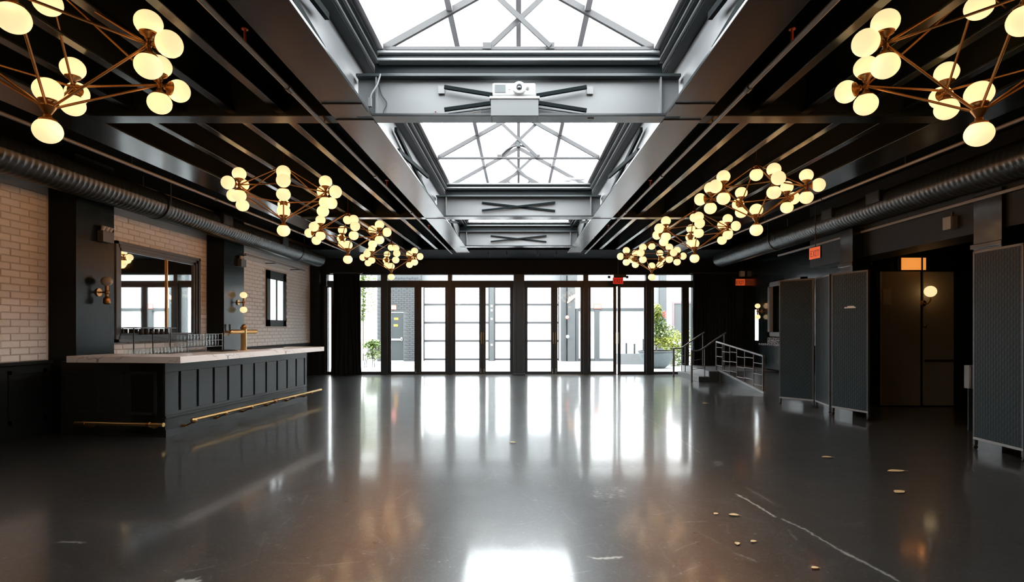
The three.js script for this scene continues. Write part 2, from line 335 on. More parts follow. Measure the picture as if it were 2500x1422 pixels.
// beams across the skylight
const CROSS = [[5.36, 5.55, 'grey steel cross beam carrying the projector'], [10.55, 10.85, 'grey steel cross beam between the middle and far skylight bays'], [14.72, 15.02, 'grey steel cross beam closing the far end of the skylight']];
CROSS.forEach(([d0, d1, label], k) => {
  const t = cThing('cross_beam', label, 'beam', 'skylight cross beams');
  const dm = (d0 + d1) / 2, W = 0.37;
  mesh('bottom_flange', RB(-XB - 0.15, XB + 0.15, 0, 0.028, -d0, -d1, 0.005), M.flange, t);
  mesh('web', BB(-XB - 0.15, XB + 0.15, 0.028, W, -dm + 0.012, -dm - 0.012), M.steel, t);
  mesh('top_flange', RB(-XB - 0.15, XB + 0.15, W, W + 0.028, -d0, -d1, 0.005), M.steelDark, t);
  for (const s of [-1, 1]) mesh('stiffener', BB(s * (XB - 0.03), s * (XB - 0.045), 0.028, W, -d0 - 0.01, -dm), M.steel, t);
  // recessed box and gutter rails above the beam
  mesh('upstand', BB(-XB, XB, W + 0.028, 0.54, -dm - 0.02, -dm - 0.05), M.curb, t);
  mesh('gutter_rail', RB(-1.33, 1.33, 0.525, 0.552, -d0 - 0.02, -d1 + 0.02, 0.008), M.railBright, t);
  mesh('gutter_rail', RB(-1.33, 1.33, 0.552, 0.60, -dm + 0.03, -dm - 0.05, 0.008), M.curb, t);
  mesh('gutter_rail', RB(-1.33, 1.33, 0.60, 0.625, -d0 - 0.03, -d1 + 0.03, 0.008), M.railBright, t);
  if (k) {                                                  // crossed tie rods on the web
    const hw = k === 1 ? 0.68 : 0.72, z = -dm + 0.035;
    mesh('tie_bar', flatBar([-hw, 0.28, z], [hw, 0.13, z], 0.035, 0.025), M.brace, t);
    mesh('tie_bar', flatBar([-hw, 0.13, z + 0.028], [hw, 0.28, z + 0.028], 0.035, 0.025), M.brace, t);
  } else {                                                  // four arms that spread from the projector shelf
    const z = -dm + 0.09, P = (px, py) => [PX(px, dm - 0.09), PY(py, dm - 0.09) - CEILY(dm, 0), z];
    for (const [a, b] of [[[1085, 213], [1208, 233]], [[1432, 213], [1310, 234]], [[1085, 268], [1200, 252]], [[1432, 270], [1312, 251]]]) mesh('spreader_arm', flatBar(P(...a), P(...b), 0.032, 0.03), M.brace, t);
    for (const [a, b] of [[[1095, 277], [1200, 264]], [[1425, 279], [1312, 263]]]) mesh('spreader_rod', rod(P(...a), P(...b), 0.007), M.steelDark, t);
    for (const [px, py] of [[1076, 214], [1442, 215], [1444, 276]]) { const p = P(px, py); mesh('clamp_plate', BB(p[0] - 0.03, p[0] + 0.03, p[1] - 0.035, p[1] + 0.035, p[2] - 0.05, p[2] - 0.07), M.steel, t); }
  }
});
// stepped curb rails along both long edges of the skylight
for (const s of [-1, 1]) {
  const g = inCeiling(structGroup(s < 0 ? 'trim_4' : 'trim_5', s < 0 ? 'stepped skylight curb on the bar side' : 'stepped skylight curb on the ramp side'));
  const R = (x0, x1, y0, y1, m) => mesh('curb_rail', BB(s * x0, s * x1, y0, y1, -SKY0, -SKY1), m, g);
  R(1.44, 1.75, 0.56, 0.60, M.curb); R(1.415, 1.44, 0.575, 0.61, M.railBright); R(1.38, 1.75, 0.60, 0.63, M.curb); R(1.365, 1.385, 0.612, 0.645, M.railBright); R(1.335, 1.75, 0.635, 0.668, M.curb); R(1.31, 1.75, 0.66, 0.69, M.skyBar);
}
struct('wall_3', inCeilingBox(BB(-1.75, 1.75, 0.0, 1.5, -SKY0 + 0.25, -SKY0 + 0.03)), M.steelDark, 'upstand closing the skylight behind the viewer');
struct('wall_4', inCeilingBox(BB(-1.75, 1.75, 0.37, 0.69, -SKY1 - 0.05, -SKY1 - 0.25)), M.curb, 'upstand at the far end of the skylight');
function inCeilingBox(g) { return g.rotateX(TILT).translate(0, CY, 0); }

// glazed gable over the curbs
{
  const t = cThing('skylight', 'long gabled glass skylight with trusses and glare-paled purlins over the middle of the hall', 'skylight');
  const XE = 1.31, YE = 0.69, PITCH = 0.55, ridge = YE + XE * PITCH;
  const up = (x) => YE + (XE - Math.abs(x)) * PITCH;
  const stations = []; for (let d = SKY0; d < SKY1 + 0.2; d += 2) stations.push(d);
  const trusses = [3.6, 5.46, 7.29, 9.12, 10.95, 12.78, 14.6];
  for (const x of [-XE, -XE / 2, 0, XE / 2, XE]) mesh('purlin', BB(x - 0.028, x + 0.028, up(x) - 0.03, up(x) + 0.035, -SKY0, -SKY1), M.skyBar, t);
  for (const d of trusses) {
    for (const s of [-1, 1]) {
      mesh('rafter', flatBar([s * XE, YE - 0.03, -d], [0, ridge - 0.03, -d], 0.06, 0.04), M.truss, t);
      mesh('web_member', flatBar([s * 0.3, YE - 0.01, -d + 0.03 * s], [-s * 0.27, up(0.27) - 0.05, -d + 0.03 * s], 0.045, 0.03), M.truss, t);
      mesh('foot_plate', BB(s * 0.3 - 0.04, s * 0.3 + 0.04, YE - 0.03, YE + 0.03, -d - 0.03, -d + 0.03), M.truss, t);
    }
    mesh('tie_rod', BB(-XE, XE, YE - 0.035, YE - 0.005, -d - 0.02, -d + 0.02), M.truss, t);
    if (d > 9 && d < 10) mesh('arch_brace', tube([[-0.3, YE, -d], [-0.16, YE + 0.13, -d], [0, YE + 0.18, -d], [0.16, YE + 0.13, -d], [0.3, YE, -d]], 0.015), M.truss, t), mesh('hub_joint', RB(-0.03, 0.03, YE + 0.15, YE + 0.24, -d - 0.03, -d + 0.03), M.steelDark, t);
  }
  const cols = [-XE, -XE / 2, 0, XE / 2, XE];
  for (let k = 0; k + 1 < stations.length; k++) for (let c = 0; c < 4; c++) {
    const [xa, xb] = [cols[c], cols[c + 1]], za = -stations[k] - 0.004, zb = -Math.min(stations[k + 1], SKY1) + 0.004, o = 0.045;
    const P = [xa, up(xa) + o, za, xb, up(xb) + o, za, xb, up(xb) + o, zb, xa, up(xa) + o, zb];
    const g = new THREE.BufferGeometry(); g.setAttribute('position', new THREE.Float32BufferAttribute(P, 3)); g.setAttribute('uv', new THREE.Float32BufferAttribute([0, 0, 1, 0, 1, 1, 0, 1], 2)); g.setIndex([0, 1, 2, 0, 2, 3]); g.computeVertexNormals();
    mesh('glass_pane', g, M.glass, t);
  }
  for (const d of [SKY0, SKY1]) {                           // glazed gable ends
    const sh = new THREE.Shape(); sh.moveTo(-XE, YE); sh.lineTo(XE, YE); sh.lineTo(0, ridge); mesh('gable_pane', new THREE.ShapeGeometry(sh).translate(0, 0.03, -d), M.glass, t);
  }
}
// leaf litter lying against the glass near the far end
{
  const t = cThing('debris_clump', 'small grey clump of litter on the skylight ledge above the middle cross beam', 'litter');
  const g = []; for (let i = 0; i < 10; i++) g.push(new THREE.IcosahedronGeometry(rr(0.03, 0.06), 1).scale(1.5, 0.6, 1).translate(rr(0.9, 1.2), 0.70 + rr(0, 0.03), -10.66 + rr(-0.05, 0.05)));
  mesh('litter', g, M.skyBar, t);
}

// secondary framing under the roof deck
for (const s of [-1, 1]) {
  const side = s < 0 ? 'bar' : 'ramp';
  for (const [d, w] of [[5.36, 0.2], [10.62, 0.2]]) {
    const t = cThing('side_beam', `black steel side beam on the ${side} side, in line with the ${d < 6 ? 'projector beam' : 'middle cross beam'}`, 'beam', 'side beams');
    mesh('bottom_flange', RB(s * XO, s * 4.05, 0.0, 0.025, -d, -d - w, 0.005), M.joist, t);
    mesh('web', BB(s * XO, s * 4.05, 0.025, 0.5, -d - w / 2 - 0.01, -d - w / 2 + 0.01), M.joist, t);
  }
  for (let k = 0; k < 4; k++) {
    const x = s * (2.27 + 0.465 * k);
    const t = cThing('ceiling_joist', `${['first', 'second', 'third', 'fourth'][k]} black ceiling joist out from the skylight beam on the ${side} side`, 'joist', `joists over the ${side} side chandeliers`);
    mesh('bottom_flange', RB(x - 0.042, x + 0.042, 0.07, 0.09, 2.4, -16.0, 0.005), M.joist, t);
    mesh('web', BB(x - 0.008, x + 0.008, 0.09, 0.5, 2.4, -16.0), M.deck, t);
  }
  const t = cThing('edge_beam', `wide black steel beam along the ${side} side of the ceiling`, 'beam', 'edge beams');
  mesh('bottom_flange', RB(s * 4.02, s * 4.5, 0.0, 0.03, 2.4, -16.0, 0.006), M.joist, t);
  mesh('web', BB(s * 4.25, s * 4.27, 0.03, 0.5, 2.4, -16.0), M.deck, t);
  const P = cThing('sprinkler_pipe', `grey sprinkler pipe along the skylight beam on the ${side} side`, 'pipe', 'sprinkler pipes');
  mesh('pipe_run', rod([s * 1.86, -0.035, 2.4], [s * 1.86, -0.035, -16.0], 0.019, 12), M.pipe, P);
  for (const d of [4.6, 7.4, 9.9, 12.6]) { mesh('coupling', rod([s * 1.86, -0.035, -d], [s * 1.86, -0.035, -d - 0.08], 0.027, 12), M.steelDark, P); }
  for (const d of [3.9, 8.1, 11.9]) { mesh('sprinkler_head', [rod([s * 1.86, -0.02, -d], [s * 1.86, 0.07, -d], 0.008), rod([s * 1.86, 0.065, -d], [s * 1.86, 0.072, -d], 0.022)], M.sprinkler, P); }
  for (const d of [5.5, 10.7, 14.2]) mesh('hanger', rod([s * 1.86, -0.03, -d], [s * 1.86, 0.5, -d], 0.006, 6), M.steelDark, P);
  const Q = cThing('conduit_pipe', `thin grey conduit near the duct on the ${side} side`, 'pipe', 'conduits by the ducts');
  mesh('pipe_run', rod([s * 4.72, -0.02, 2.4], [s * 4.72, -0.02, -16.0], 0.02, 12), M.pipe, Q);
  for (const d of [4.0, 8.9, 12.4]) mesh('coupling', rod([s * 4.72, -0.02, -d], [s * 4.72, -0.02, -d - 0.06], 0.027, 12), M.steelDark, Q);
  for (const d of [3.4, 7.0, 11.0, 15]) mesh('hanger', rod([s * 4.72, -0.02, -d], [s * 4.72, 0.5, -d], 0.006, 6), M.steelDark, Q);
}
// spiral ducts
for (const s of [-1, 1]) {
  const t = thing('spiral_duct', s < 0 ? 'round spiral-seam black duct above the brick wall' : 'round spiral-seam black duct above the folding screens', 'duct');
  const x = s < 0 ? -6.02 : 6.05, y = 3.5, r = 0.215, z0 = 2.4, z1 = -17.2;
  const turns = 210, seg = 24, P = [], I = [], N = turns * 4;
  for (let i = 0; i <= N; i++) for (let k = 0; k <= seg; k++) {
    const a = k / seg * Math.PI * 2, ph = (i / 4 + k / seg) % 1, rad = r + (ph < 0.12 || ph > 0.88 ? 0.012 : 0);
    P.push(Math.cos(a) * rad, Math.sin(a) * rad, z0 + (z1 - z0) * i / N);
  }
  for (let i = 0; i < N; i++) for (let k = 0; k < seg; k++) { const a = i * (seg + 1) + k, b = a + seg + 1; I.push(a, b, a + 1, a + 1, b, b + 1); }
  const g = new THREE.BufferGeometry(); g.setAttribute('position', new THREE.Float32BufferAttribute(P, 3)); g.setIndex(I); g.computeVertexNormals();
  mesh('duct_tube', g, M.duct, t);
  t.position.set(x, y, 0); t.rotation.x = 0.004;
  for (const d of s < 0 ? [9.55, 15.5] : [6.0, 13.4]) { mesh('joint_collar', new THREE.CylinderGeometry(r + 0.02, r + 0.02, 0.09, 28).rotateX(Math.PI / 2).translate(0, 0, -d), M.black, t); mesh('hanger_strap', [BB(-r - 0.02, -r - 0.012, 0, 0.5, -d - 0.015, -d + 0.015), BB(r + 0.012, r + 0.02, 0, 0.5, -d - 0.015, -d + 0.015)], M.black, t); }
  for (const d of s < 0 ? [11.2, 14.0] : [9.2, 10.6]) mesh('register', [BB(-s * (r - 0.04), -s * (r + 0.05), 0.0, 0.18, -d, -d - 0.36), BB(-s * (r + 0.05), -s * (r + 0.055), 0.02, 0.16, -d - 0.02, -d - 0.34)], M.black, t);
  mesh('end_cap', new THREE.CylinderGeometry(r, r, 0.03, 24).rotateX(Math.PI / 2).translate(0, 0, z1), M.duct, t);
  const rail = thing('wire_raceway', s < 0 ? 'thin grey raceway below the duct over the brick wall' : 'thin grey raceway below the duct over the folding screens', 'raceway');
  const dd = s < 0 ? [13.3, 17.0] : [6.6, 13.6];
  const rx = s < 0 ? [6.32, 6.36, XL - 0.0] : [6.14, 6.18, 6.2];
  mesh('channel', RB(s * rx[0], s * rx[1], 3.20, 3.24, -dd[0], -dd[1], 0.005), M.pipe, rail);
  for (let k = 0; k < 3; k++) { const d = dd[0] + 0.2 + k * (dd[1] - dd[0] - 0.4) / 2; mesh('bracket', BB(s * rx[1], s < 0 ? rx[2] : rx[2], 3.21, 3.23, -d, -d - 0.03), M.black, rail); }
}

// ---------------------------------------------------------------- chandeliers
const OFF = 0.137, GR = 0.083;
function makeChandelier(size) {
  const RC = 0.587 * size, TOPH = 0.37 * size, BOTH = 0.35 * size;
  const t = thing('chandelier', '', 'chandelier', [0, 0, 0], 0, 'brass globe chandeliers in two rows');
  const globeGeo = new THREE.SphereGeometry(GR, 24, 16).scale(1, 0.95, 1), capGeo = lathe([[0.001, -GR - 0.02], [0.022, -GR - 0.02], [0.024, -GR - 0.004], [0.05, -GR * 0.86], [0.054, -GR * 0.72], [0.05, -GR * 0.72], [0.001, -GR * 0.8]], 20), stemGeo = rod([0, -OFF, 0], [0, -GR, 0], 0.008, 8);
  const capAll = one([capGeo, stemGeo]);
  const hubGeo = one([sphere(0.022, 0, 0, 0, 12, 8), rod([0, -0.03, 0], [0, 0.03, 0], 0.015, 10)]);
  const globe = (at, dir, light) => {
    const g = mesh('globe', globeGeo, M.globe, t); g.position.set(...at); g.quaternion.setFromUnitVectors(new THREE.Vector3(0, 1, 0), V(dir).normalize());
    mesh('socket_cap', capAll, M.agedBrass, g);
    if (light) { const l = new THREE.PointLight(WARM, LAMP); l.position.set(...at); l.shadow.radius = 4; l.castShadow = true; t.add(l); }
  };
  const nodes = [];
  for (let k = 0; k < 6; k++) {
    const a = k * Math.PI / 3, x = Math.sin(a), z = Math.cos(a), n = [RC * x, 0, RC * z]; nodes.push(n);
    mesh('hub', hubGeo, M.agedBrass, t).position.set(...n);
    globe([n[0], OFF, n[2]], [0, 1, 0], k % 2 === 0); globe([n[0], -OFF, n[2]], [0, -1, 0], true); globe([n[0] + OFF * x, 0, n[2] + OFF * z], [x, 0, z]);
    mesh('rod', rod([0, TOPH, 0], n, 0.0085, 8), M.agedBrass, t);
    mesh('rod', rod([0, -BOTH, 0], n, 0.0085, 8), M.agedBrass, t);
  }
  for (let k = 0; k < 6; k++) mesh('rod', rod(nodes[k], nodes[(k + 1) % 6], 0.0085, 8), M.agedBrass, t);
  globe([0, TOPH - OFF, 0], [0, -1, 0]); globe([0, -BOTH + OFF * 0.9, 0], [0, 1, 0]); globe([0, -BOTH - OFF, 0], [0, -1, 0], true);
  mesh('top_hub', lathe([[0.001, 0.06], [0.012, 0.05], [0.016, 0.0], [0.045, -0.02], [0.045, -0.035], [0.001, -0.045]], 16).translate(0, TOPH, 0), M.agedBrass, t);
  mesh('bottom_hub', lathe([[0.001, 0.03], [0.045, 0.03], [0.048, 0.018], [0.02, -0.03], [0.012, -0.06], [0.001, -0.06]], 16).translate(0, -BOTH, 0), M.agedBrass, t);
  mesh('hanging_rod', rod([0, TOPH, 0], [0, 0.86, 0], 0.006, 8), M.agedBrass, t);
  mesh('ceiling_rose', rod([0, 0.86, 0], [0, 0.89, 0], 0.05, 16), M.agedBrass, t);
  return t;
}
{
  const spots = [[-3.04, 3.703, 1.82, 0.47], [-3.1, 7.566, 1.788, 0.385], [-3.1, 10.411, 1.752, 0.456], [-3.1, 13.96, 1.756, 0.395], [2.997, 3.732, 1.81, 0.66], [3.1, 7.478, 1.781, -0.054], [3.1, 10.104, 1.733, -0.186], [3.1, 13.354, 1.697, 0.486]];
  const where = ['over the bar side, before the projector beam', 'hanging in front of the framed mirror, bar side row', 'over the far half of the bar, third in its row', 'last in the bar side row, close to the glazed doors', 'over the screen side, before the projector beam', 'hanging before the folding screens, second in its row', 'over the foot of the ramp, third in its row', 'last in the ramp side row, close to the exit sign'];
  const first = makeChandelier(1.15), proto = makeChandelier(1);
  spots.forEach(([x, d, h, phi], k) => {
    const o = k === 0 ? first : k === 1 ? proto : (k === 4 ? first : proto).clone();
    if (k > 1) { o.name = numbered('chandelier'); scene.add(o); }
    o.userData = { ...proto.userData, label: 'brass chandelier of glowing globes ' + where[k] };
    o.position.set(x, CH + h, -d); o.rotation.y = phi;
  });
}

// ---------------------------------------------------------------- projector on the first cross beam
{
  const dz = 5.28, s = dz / F, cyy = (y) => PY(y, dz);
  const sh = thing('projector_shelf', 'grey metal shelf box under the projector', 'shelf', [0, 0, 0]);
  mesh('shelf_plate', RB(PX(1196, dz), PX(1317, dz), cyy(247), cyy(241), -dz + 0.06, -dz - 0.12, 0.003), M.whitePlastic, sh);
  mesh('front_apron', BB(PX(1199, dz), PX(1314, dz), cyy(287), cyy(247), -dz + 0.05, -dz + 0.042), M.apron, sh);
  for (const x of [1200, 1313]) mesh('side_cheek', BB(PX(x - 1, dz), PX(x + 1, dz), cyy(287), cyy(247), -dz + 0.042, -dz - 0.11), M.steel, sh);
  const t = thing('projector', 'white ceiling projector with round lens on the first cross beam', 'projector');
  const z = -dz + 0.05;
  mesh('body', RB(PX(1203, dz), PX(1307, dz), cyy(238), cyy(208), z, z - 0.2, 0.014, 3), M.whitePlastic, t);
  mesh('intake_grille', RB(PX(1208, dz), PX(1235, dz), cyy(232.5), cyy(212), z + 0.004, z - 0.01, 0.004), M.greyPlastic, t);
  const lx = PX(1267.5, dz), ly = cyy(222);
  const lens = mesh('lens_ring', new THREE.TorusGeometry(0.042, 0.018, 12, 32).translate(lx, ly, z + 0.012), M.whitePlastic, t);
  mesh('lens_barrel', new THREE.CylinderGeometry(0.04, 0.045, 0.03, 32).rotateX(Math.PI / 2).translate(lx, ly, z), M.greyPlastic, lens);
  mesh('lens_glass', sphere(0.024, lx, ly, z + 0.008), M.lensGlass, lens);
  mesh('sensor_window', new THREE.CylinderGeometry(0.014, 0.014, 0.012, 20).rotateX(Math.PI / 2).translate(PX(1288, dz), cyy(222), z), M.greyPlastic, t);
  mesh('focus_button', new THREE.CylinderGeometry(0.012, 0.012, 0.012, 20).rotateX(Math.PI / 2).translate(PX(1243.5, dz), cyy(222), z), M.whitePlastic, t);
  for (const x of [1212, 1298]) mesh('foot', rod([PX(x, dz), cyy(241), z - 0.05], [PX(x, dz), cyy(237), z - 0.05], 0.012), M.greyPlastic, t);
  const b = thing('junction_box', 'small pale junction box beside the projector shelf', 'box');
  mesh('box_body', RB(PX(1154, 5.4), PX(1175, 5.4), PY(280, 5.4), PY(267, 5.4), -5.39, -5.43, 0.005), M.whitePlastic, b);
  mesh('box_cover', RB(PX(1156, 5.4), PX(1173, 5.4), PY(278, 5.4), PY(269, 5.4), -5.385, -5.39, 0.002), M.whitePlastic, b);
  const c = mesh('power_cable', tube([[PX(925, 5.3), PY(180, 5.35), -5.36], [PX(918, 5.3), PY(205, 5.3), -5.33], [PX(906, 5.3), PY(232, 5.3), -5.30], [PX(903, 5.3), PY(262, 5.3), -5.30]], 0.009), M.pipe); tag(c, 'grey cable dropping beside the first cross beam on the bar side', 'cable');
  const pl = thing('inline_plug', 'grey plug at the lower end of the dropping cable', 'plug'); mesh('plug_body', RB(PX(899, 5.3), PX(908, 5.3), PY(262, 5.3), PY(240, 5.3), -5.28, -5.31, 0.005), M.pipe, pl); mesh('plug_prong', rod([PX(903, 5.3), PY(262, 5.3), -5.295], [PX(903, 5.3), PY(267, 5.3), -5.295], 0.005), M.black, pl);
  const c2 = mesh('signal_cable', tube([[PX(921, 5.4), PY(200, 5.42), -5.42], [PX(931, 5.4), PY(230, 5.4), -5.42], [PX(943, 5.4), PY(250, 5.4), -5.42], [PX(936, 5.4), PY(277, 5.4), -5.41], [PX(1000, 5.4), PY(281, 5.4), -5.40], [PX(1080, 5.4), PY(281, 5.4), -5.40], [PX(1150, 5.4), PY(279, 5.4), -5.40]], 0.005, 80), M.black); tag(c2, 'thin black cable along the lower flange to the junction box', 'cable');
  const sp = thing('sprinkler_bulb', 'tiny red sprinkler bulb on the web of the projector beam', 'sprinkler'); mesh('bulb', sphere(0.006, PX(1063, 5.42), PY(272, 5.42), -5.425), M.sprinkler, sp); mesh('escutcheon', rod([PX(1063, 5.42), PY(272, 5.42), -5.436], [PX(1063, 5.42), PY(272, 5.42), -5.43], 0.014), M.steel, sp);
}

// ---------------------------------------------------------------- glazed wall of doors
const ZD = -DF, gy = (py) => PY(py, DF), gx = (px) => PX(px, DF);
const HEAD = gy(686), TOP = gy(671);
{
  const g = structGroup('wall_far', 'black header and posts around the glazed doors');
  mesh('header', BB(XL, XR, TOP, HC + 0.6, ZD + 0.02, ZD - 0.25), M.wallBlack, g);
  mesh('transom_bar', [BB(gx(800), gx(1692), gy(700), HEAD, ZD + 0.05, ZD - 0.12), BB(gx(800), gx(1692), gy(694), gy(691), ZD + 0.07, ZD + 0.05)], M.doorFrame, g);
  mesh('side_pier', BB(XL, gx(797), 0, TOP, ZD + 0.02, ZD - 0.25), M.wallBlack, g);
  mesh('side_pier', BB(gx(1692), XR, 0, TOP, ZD + 0.02, ZD - 0.25), M.wallBlack, g);
  for (const [a, b] of [[931, 947], [1094, 1104], [1424, 1436], [1576, 1590]]) mesh('post', RB(gx(a), gx(b), 0, TOP, ZD + 0.09, ZD - 0.14, 0.008), M.doorFrame, g);
  mesh('centre_column', [RB(gx(1254), gx(1280), 0, TOP, ZD + 0.24, ZD - 0.2, 0.012), RB(gx(1261), gx(1273), 0.03, gy(700), ZD + 0.27, ZD + 0.2, 0.008), RB(gx(1252), gx(1282), 0, 0.05, ZD + 0.28, ZD - 0.1, 0.008)], M.steelDark, g);
  mesh('threshold', BB(gx(885), gx(1660), 0, 0.012, ZD + 0.06, ZD - 0.15), M.chrome, g);
}
const leaves = [[938, 1020.5, 'with the dark brick and pushbar door seen through it'], [1020.5, 1099, 'third from the drawn black curtain'], [1099, 1178, 'leaf joined on the bar side of the centre column pair'], [1178, 1254, 'touching the centre column on the bar side'], [1280, 1352.5, 'touching the centre column on the ramp side'], [1352.5, 1430, 'with the grey brick pier seen through it'], [1430, 1505, 'below the hanging exit sign, bar side leaf'], [1507.5, 1584, 'below the hanging exit sign, ramp side leaf']];
leaves.forEach(([a, b, w], k) => {
  const g = structGroup('door_' + (k + 1), 'tall black framed glass door leaf ' + w);
  const px = [[955, 1012], [1029, 1087], [1112, 1170], [1186, 1245], [1288, 1345], [1361, 1417], [1442, 1497], [1515, 1572]][k];
  const y0 = gy(914), y1 = gy(700), p0 = gy(907.5), p1 = gy(702.5);
  mesh('stile', RB(gx(a) + (k === 7 ? 0.006 : 0.0005), gx(px[0]), y0, y1, ZD + 0.03, ZD - 0.03, 0.005), M.doorFrame, g);
  mesh('stile', RB(gx(px[1]), gx(b) - (k === 6 ? 0.006 : 0.0005), y0, y1, ZD + 0.03, ZD - 0.03, 0.005), M.doorFrame, g);
  mesh('rail', RB(gx(px[0]), gx(px[1]), y0, p0, ZD + 0.03, ZD - 0.03, 0.005), M.doorFrame, g);
  mesh('rail', RB(gx(px[0]), gx(px[1]), p1, y1 + 0.03, ZD + 0.03, ZD - 0.03, 0.005), M.doorFrame, g);
  mesh('pane', BB(gx(px[0]), gx(px[1]), p0, p1, ZD + 0.004, ZD - 0.004), M.glass, g);
  if ([2, 3, 4, 5, 6, 7].includes(k)) {                     // pull handles on the meeting stiles
    const hx = k % 2 ? gx(px[0] - 6) : gx(px[1] + 6);
    mesh('pull_handle', [rod([hx, gy(840), ZD + 0.075], [hx, gy(812), ZD + 0.075], 0.012, 10), rod([hx, gy(838), ZD + 0.03], [hx, gy(838), ZD + 0.075], 0.009), rod([hx, gy(814), ZD + 0.03], [hx, gy(814), ZD + 0.075], 0.009)], M.agedBrass, g);
  }
  mesh('floor_bolt', [BB(gx(k % 2 ? px[0] - 5 : px[1] + 3), gx(k % 2 ? px[0] - 3 : px[1] + 5), gy(912), gy(900), ZD + 0.045, ZD + 0.03)], M.chrome, g);
});
const sides = [[881, 931, 'glazed side panel beside the drawn black curtain'], [1596, 1664, 'glazed side panel looking onto the green shrubs'], [1681, 1692, 'narrow glazed strip partly behind the ramp side curtain'], [800, 809, 'narrow glazed strip partly behind the bar side curtain']];
sides.forEach(([a, b, w], k) => {
  const g = structGroup('window_' + (k + 2), w), y0 = gy(914), p0 = gy(908), p1 = gy(702.5);
  mesh('frame', [BB(gx(a) - 0.1, gx(a), 0, gy(700), ZD + 0.03, ZD - 0.03), BB(gx(b), gx(b) + 0.1, 0, gy(700), ZD + 0.03, ZD - 0.03), BB(gx(a), gx(b), 0, p0, ZD + 0.03, ZD - 0.03), BB(gx(a), gx(b), p1, gy(700) + 0.02, ZD + 0.03, ZD - 0.03)], M.doorFrame, g);
  mesh('pane', BB(gx(a), gx(b), p0, p1, ZD + 0.004, ZD - 0.004), M.glass, g);
});
struct('trim_6', [RB(gx(1664), gx(1681), 0, gy(700), ZD + 0.06, ZD - 0.06, 0.006)], M.doorFrame, 'black post between shrub panel and curtain');
struct('trim_7', [BB(gx(811), gx(881) - 0.1, 0, gy(700), ZD + 0.02, ZD - 0.1)], M.doorFrame, 'black infill behind the bar side curtain');
[[797, 931], [947, 1094], [1104, 1254], [1280, 1424], [1436, 1576], [1590, 1692]].forEach(([a, b], k) => {
  const g = structGroup('window_' + (k + 6), 'slim transom pane ' + ['above the bar side curtain', 'above the pushbar door view', 'on the bar side of the centre column', 'on the ramp side of the centre column', 'behind the hanging exit sign', 'above the shrub view'][k]);
  mesh('pane', BB(gx(a), gx(b), HEAD, TOP, ZD - 0.02, ZD - 0.028), M.glass, g);
});

// curtains
function curtain(name, label, x0, x1, y0, y1, z, folds, amp, spread) {
  const n = folds * 12, rows = 14, P = [], I = [], T = 0.02;
  for (const side of [0, 1]) for (let j = 0; j <= rows; j++) for (let i = 0; i <= n; i++) {
    const u = i / n, v = j / rows, w = spread * (1 - v) * (1 - v);
    P.push(x0 + (x1 - x0) * u + (u - 0.5) * w + 0.012 * Math.sin(9 * v + 17 * u), y0 + (y1 - y0) * v, z + amp * (0.7 + 0.3 * Math.sin(5 * u + 2)) * Math.sin(u * folds * 2 * Math.PI + 0.5 * Math.sin(3 * v + 7 * u)) + 0.01 * Math.sin(v * 6 + u * 30) - side * T);
  }
  const m = n + 1, S = m * (rows + 1);
  for (let j = 0; j < rows; j++) for (let i = 0; i < n; i++) { const a = j * m + i; I.push(a, a + 1, a + m, a + 1, a + m + 1, a + m, S + a, S + a + m, S + a + 1, S + a + 1, S + a + m, S + a + m + 1); }
  const g = new THREE.BufferGeometry(); g.setAttribute('position', new THREE.Float32BufferAttribute(P, 3)); g.setIndex(I); g.computeVertexNormals();
  const t = thing(name, label, 'curtain');
  mesh('drape', g, M.curtain, t);
  mesh('curtain_track', BB(x0 - 0.1, x1 + 0.1, y1, y1 + 0.04, z - 0.03, z + 0.03), M.doorFrame, t);
}
curtain('stage_curtain', 'heavy black curtain gathered beside the bar end of the glazed doors', PX(814, 18.45), PX(878, 18.45), 0.015, 3.26, -18.42, 7, 0.07, 0.16);
curtain('stage_curtain', 'heavy black curtain hanging behind the stair landing', PX(1692, 18.4), PX(1797, 18.4), 0.33, 3.26, -18.42, 12, 0.06, 0.0);

// exit sign hanging before the transom, and other signs
const exitMap = (bg, fg) => canvasTex(256, 128, (c, w, h) => { c.fillStyle = bg; c.fillRect(0, 0, w, h); c.fillStyle = fg; c.font = 'bold 100px sans-serif'; c.textAlign = 'center'; c.textBaseline = 'middle'; c.fillText('EXIT', w / 2, h / 2 + 6); });
const exitRed = exitMap('#b32015', '#5a0a06'), exitPale = exitMap('#f0e6da', '#d02418');
M.signRed = std([1, 1, 1], 0.5, { map: exitRed, emissive: new THREE.Color().setRGB(1, 1, 1), emissiveMap: exitRed, emissiveIntensity: 0.9 });
M.signPale = std([1, 1, 1], 0.5, { map: exitPale, emissive: new THREE.Color().setRGB(1.0, 0.6, 0.45), emissiveMap: exitPale, emissiveIntensity: 0.6 });
M.signOrange = std([1, 1, 1], 0.5, { map: exitMap('#d0572a', '#7a2410'), emissive: new THREE.Color().setRGB(1, 1, 1), emissiveMap: exitMap('#d0572a', '#7a2410'), emissiveIntensity: 0.55 });
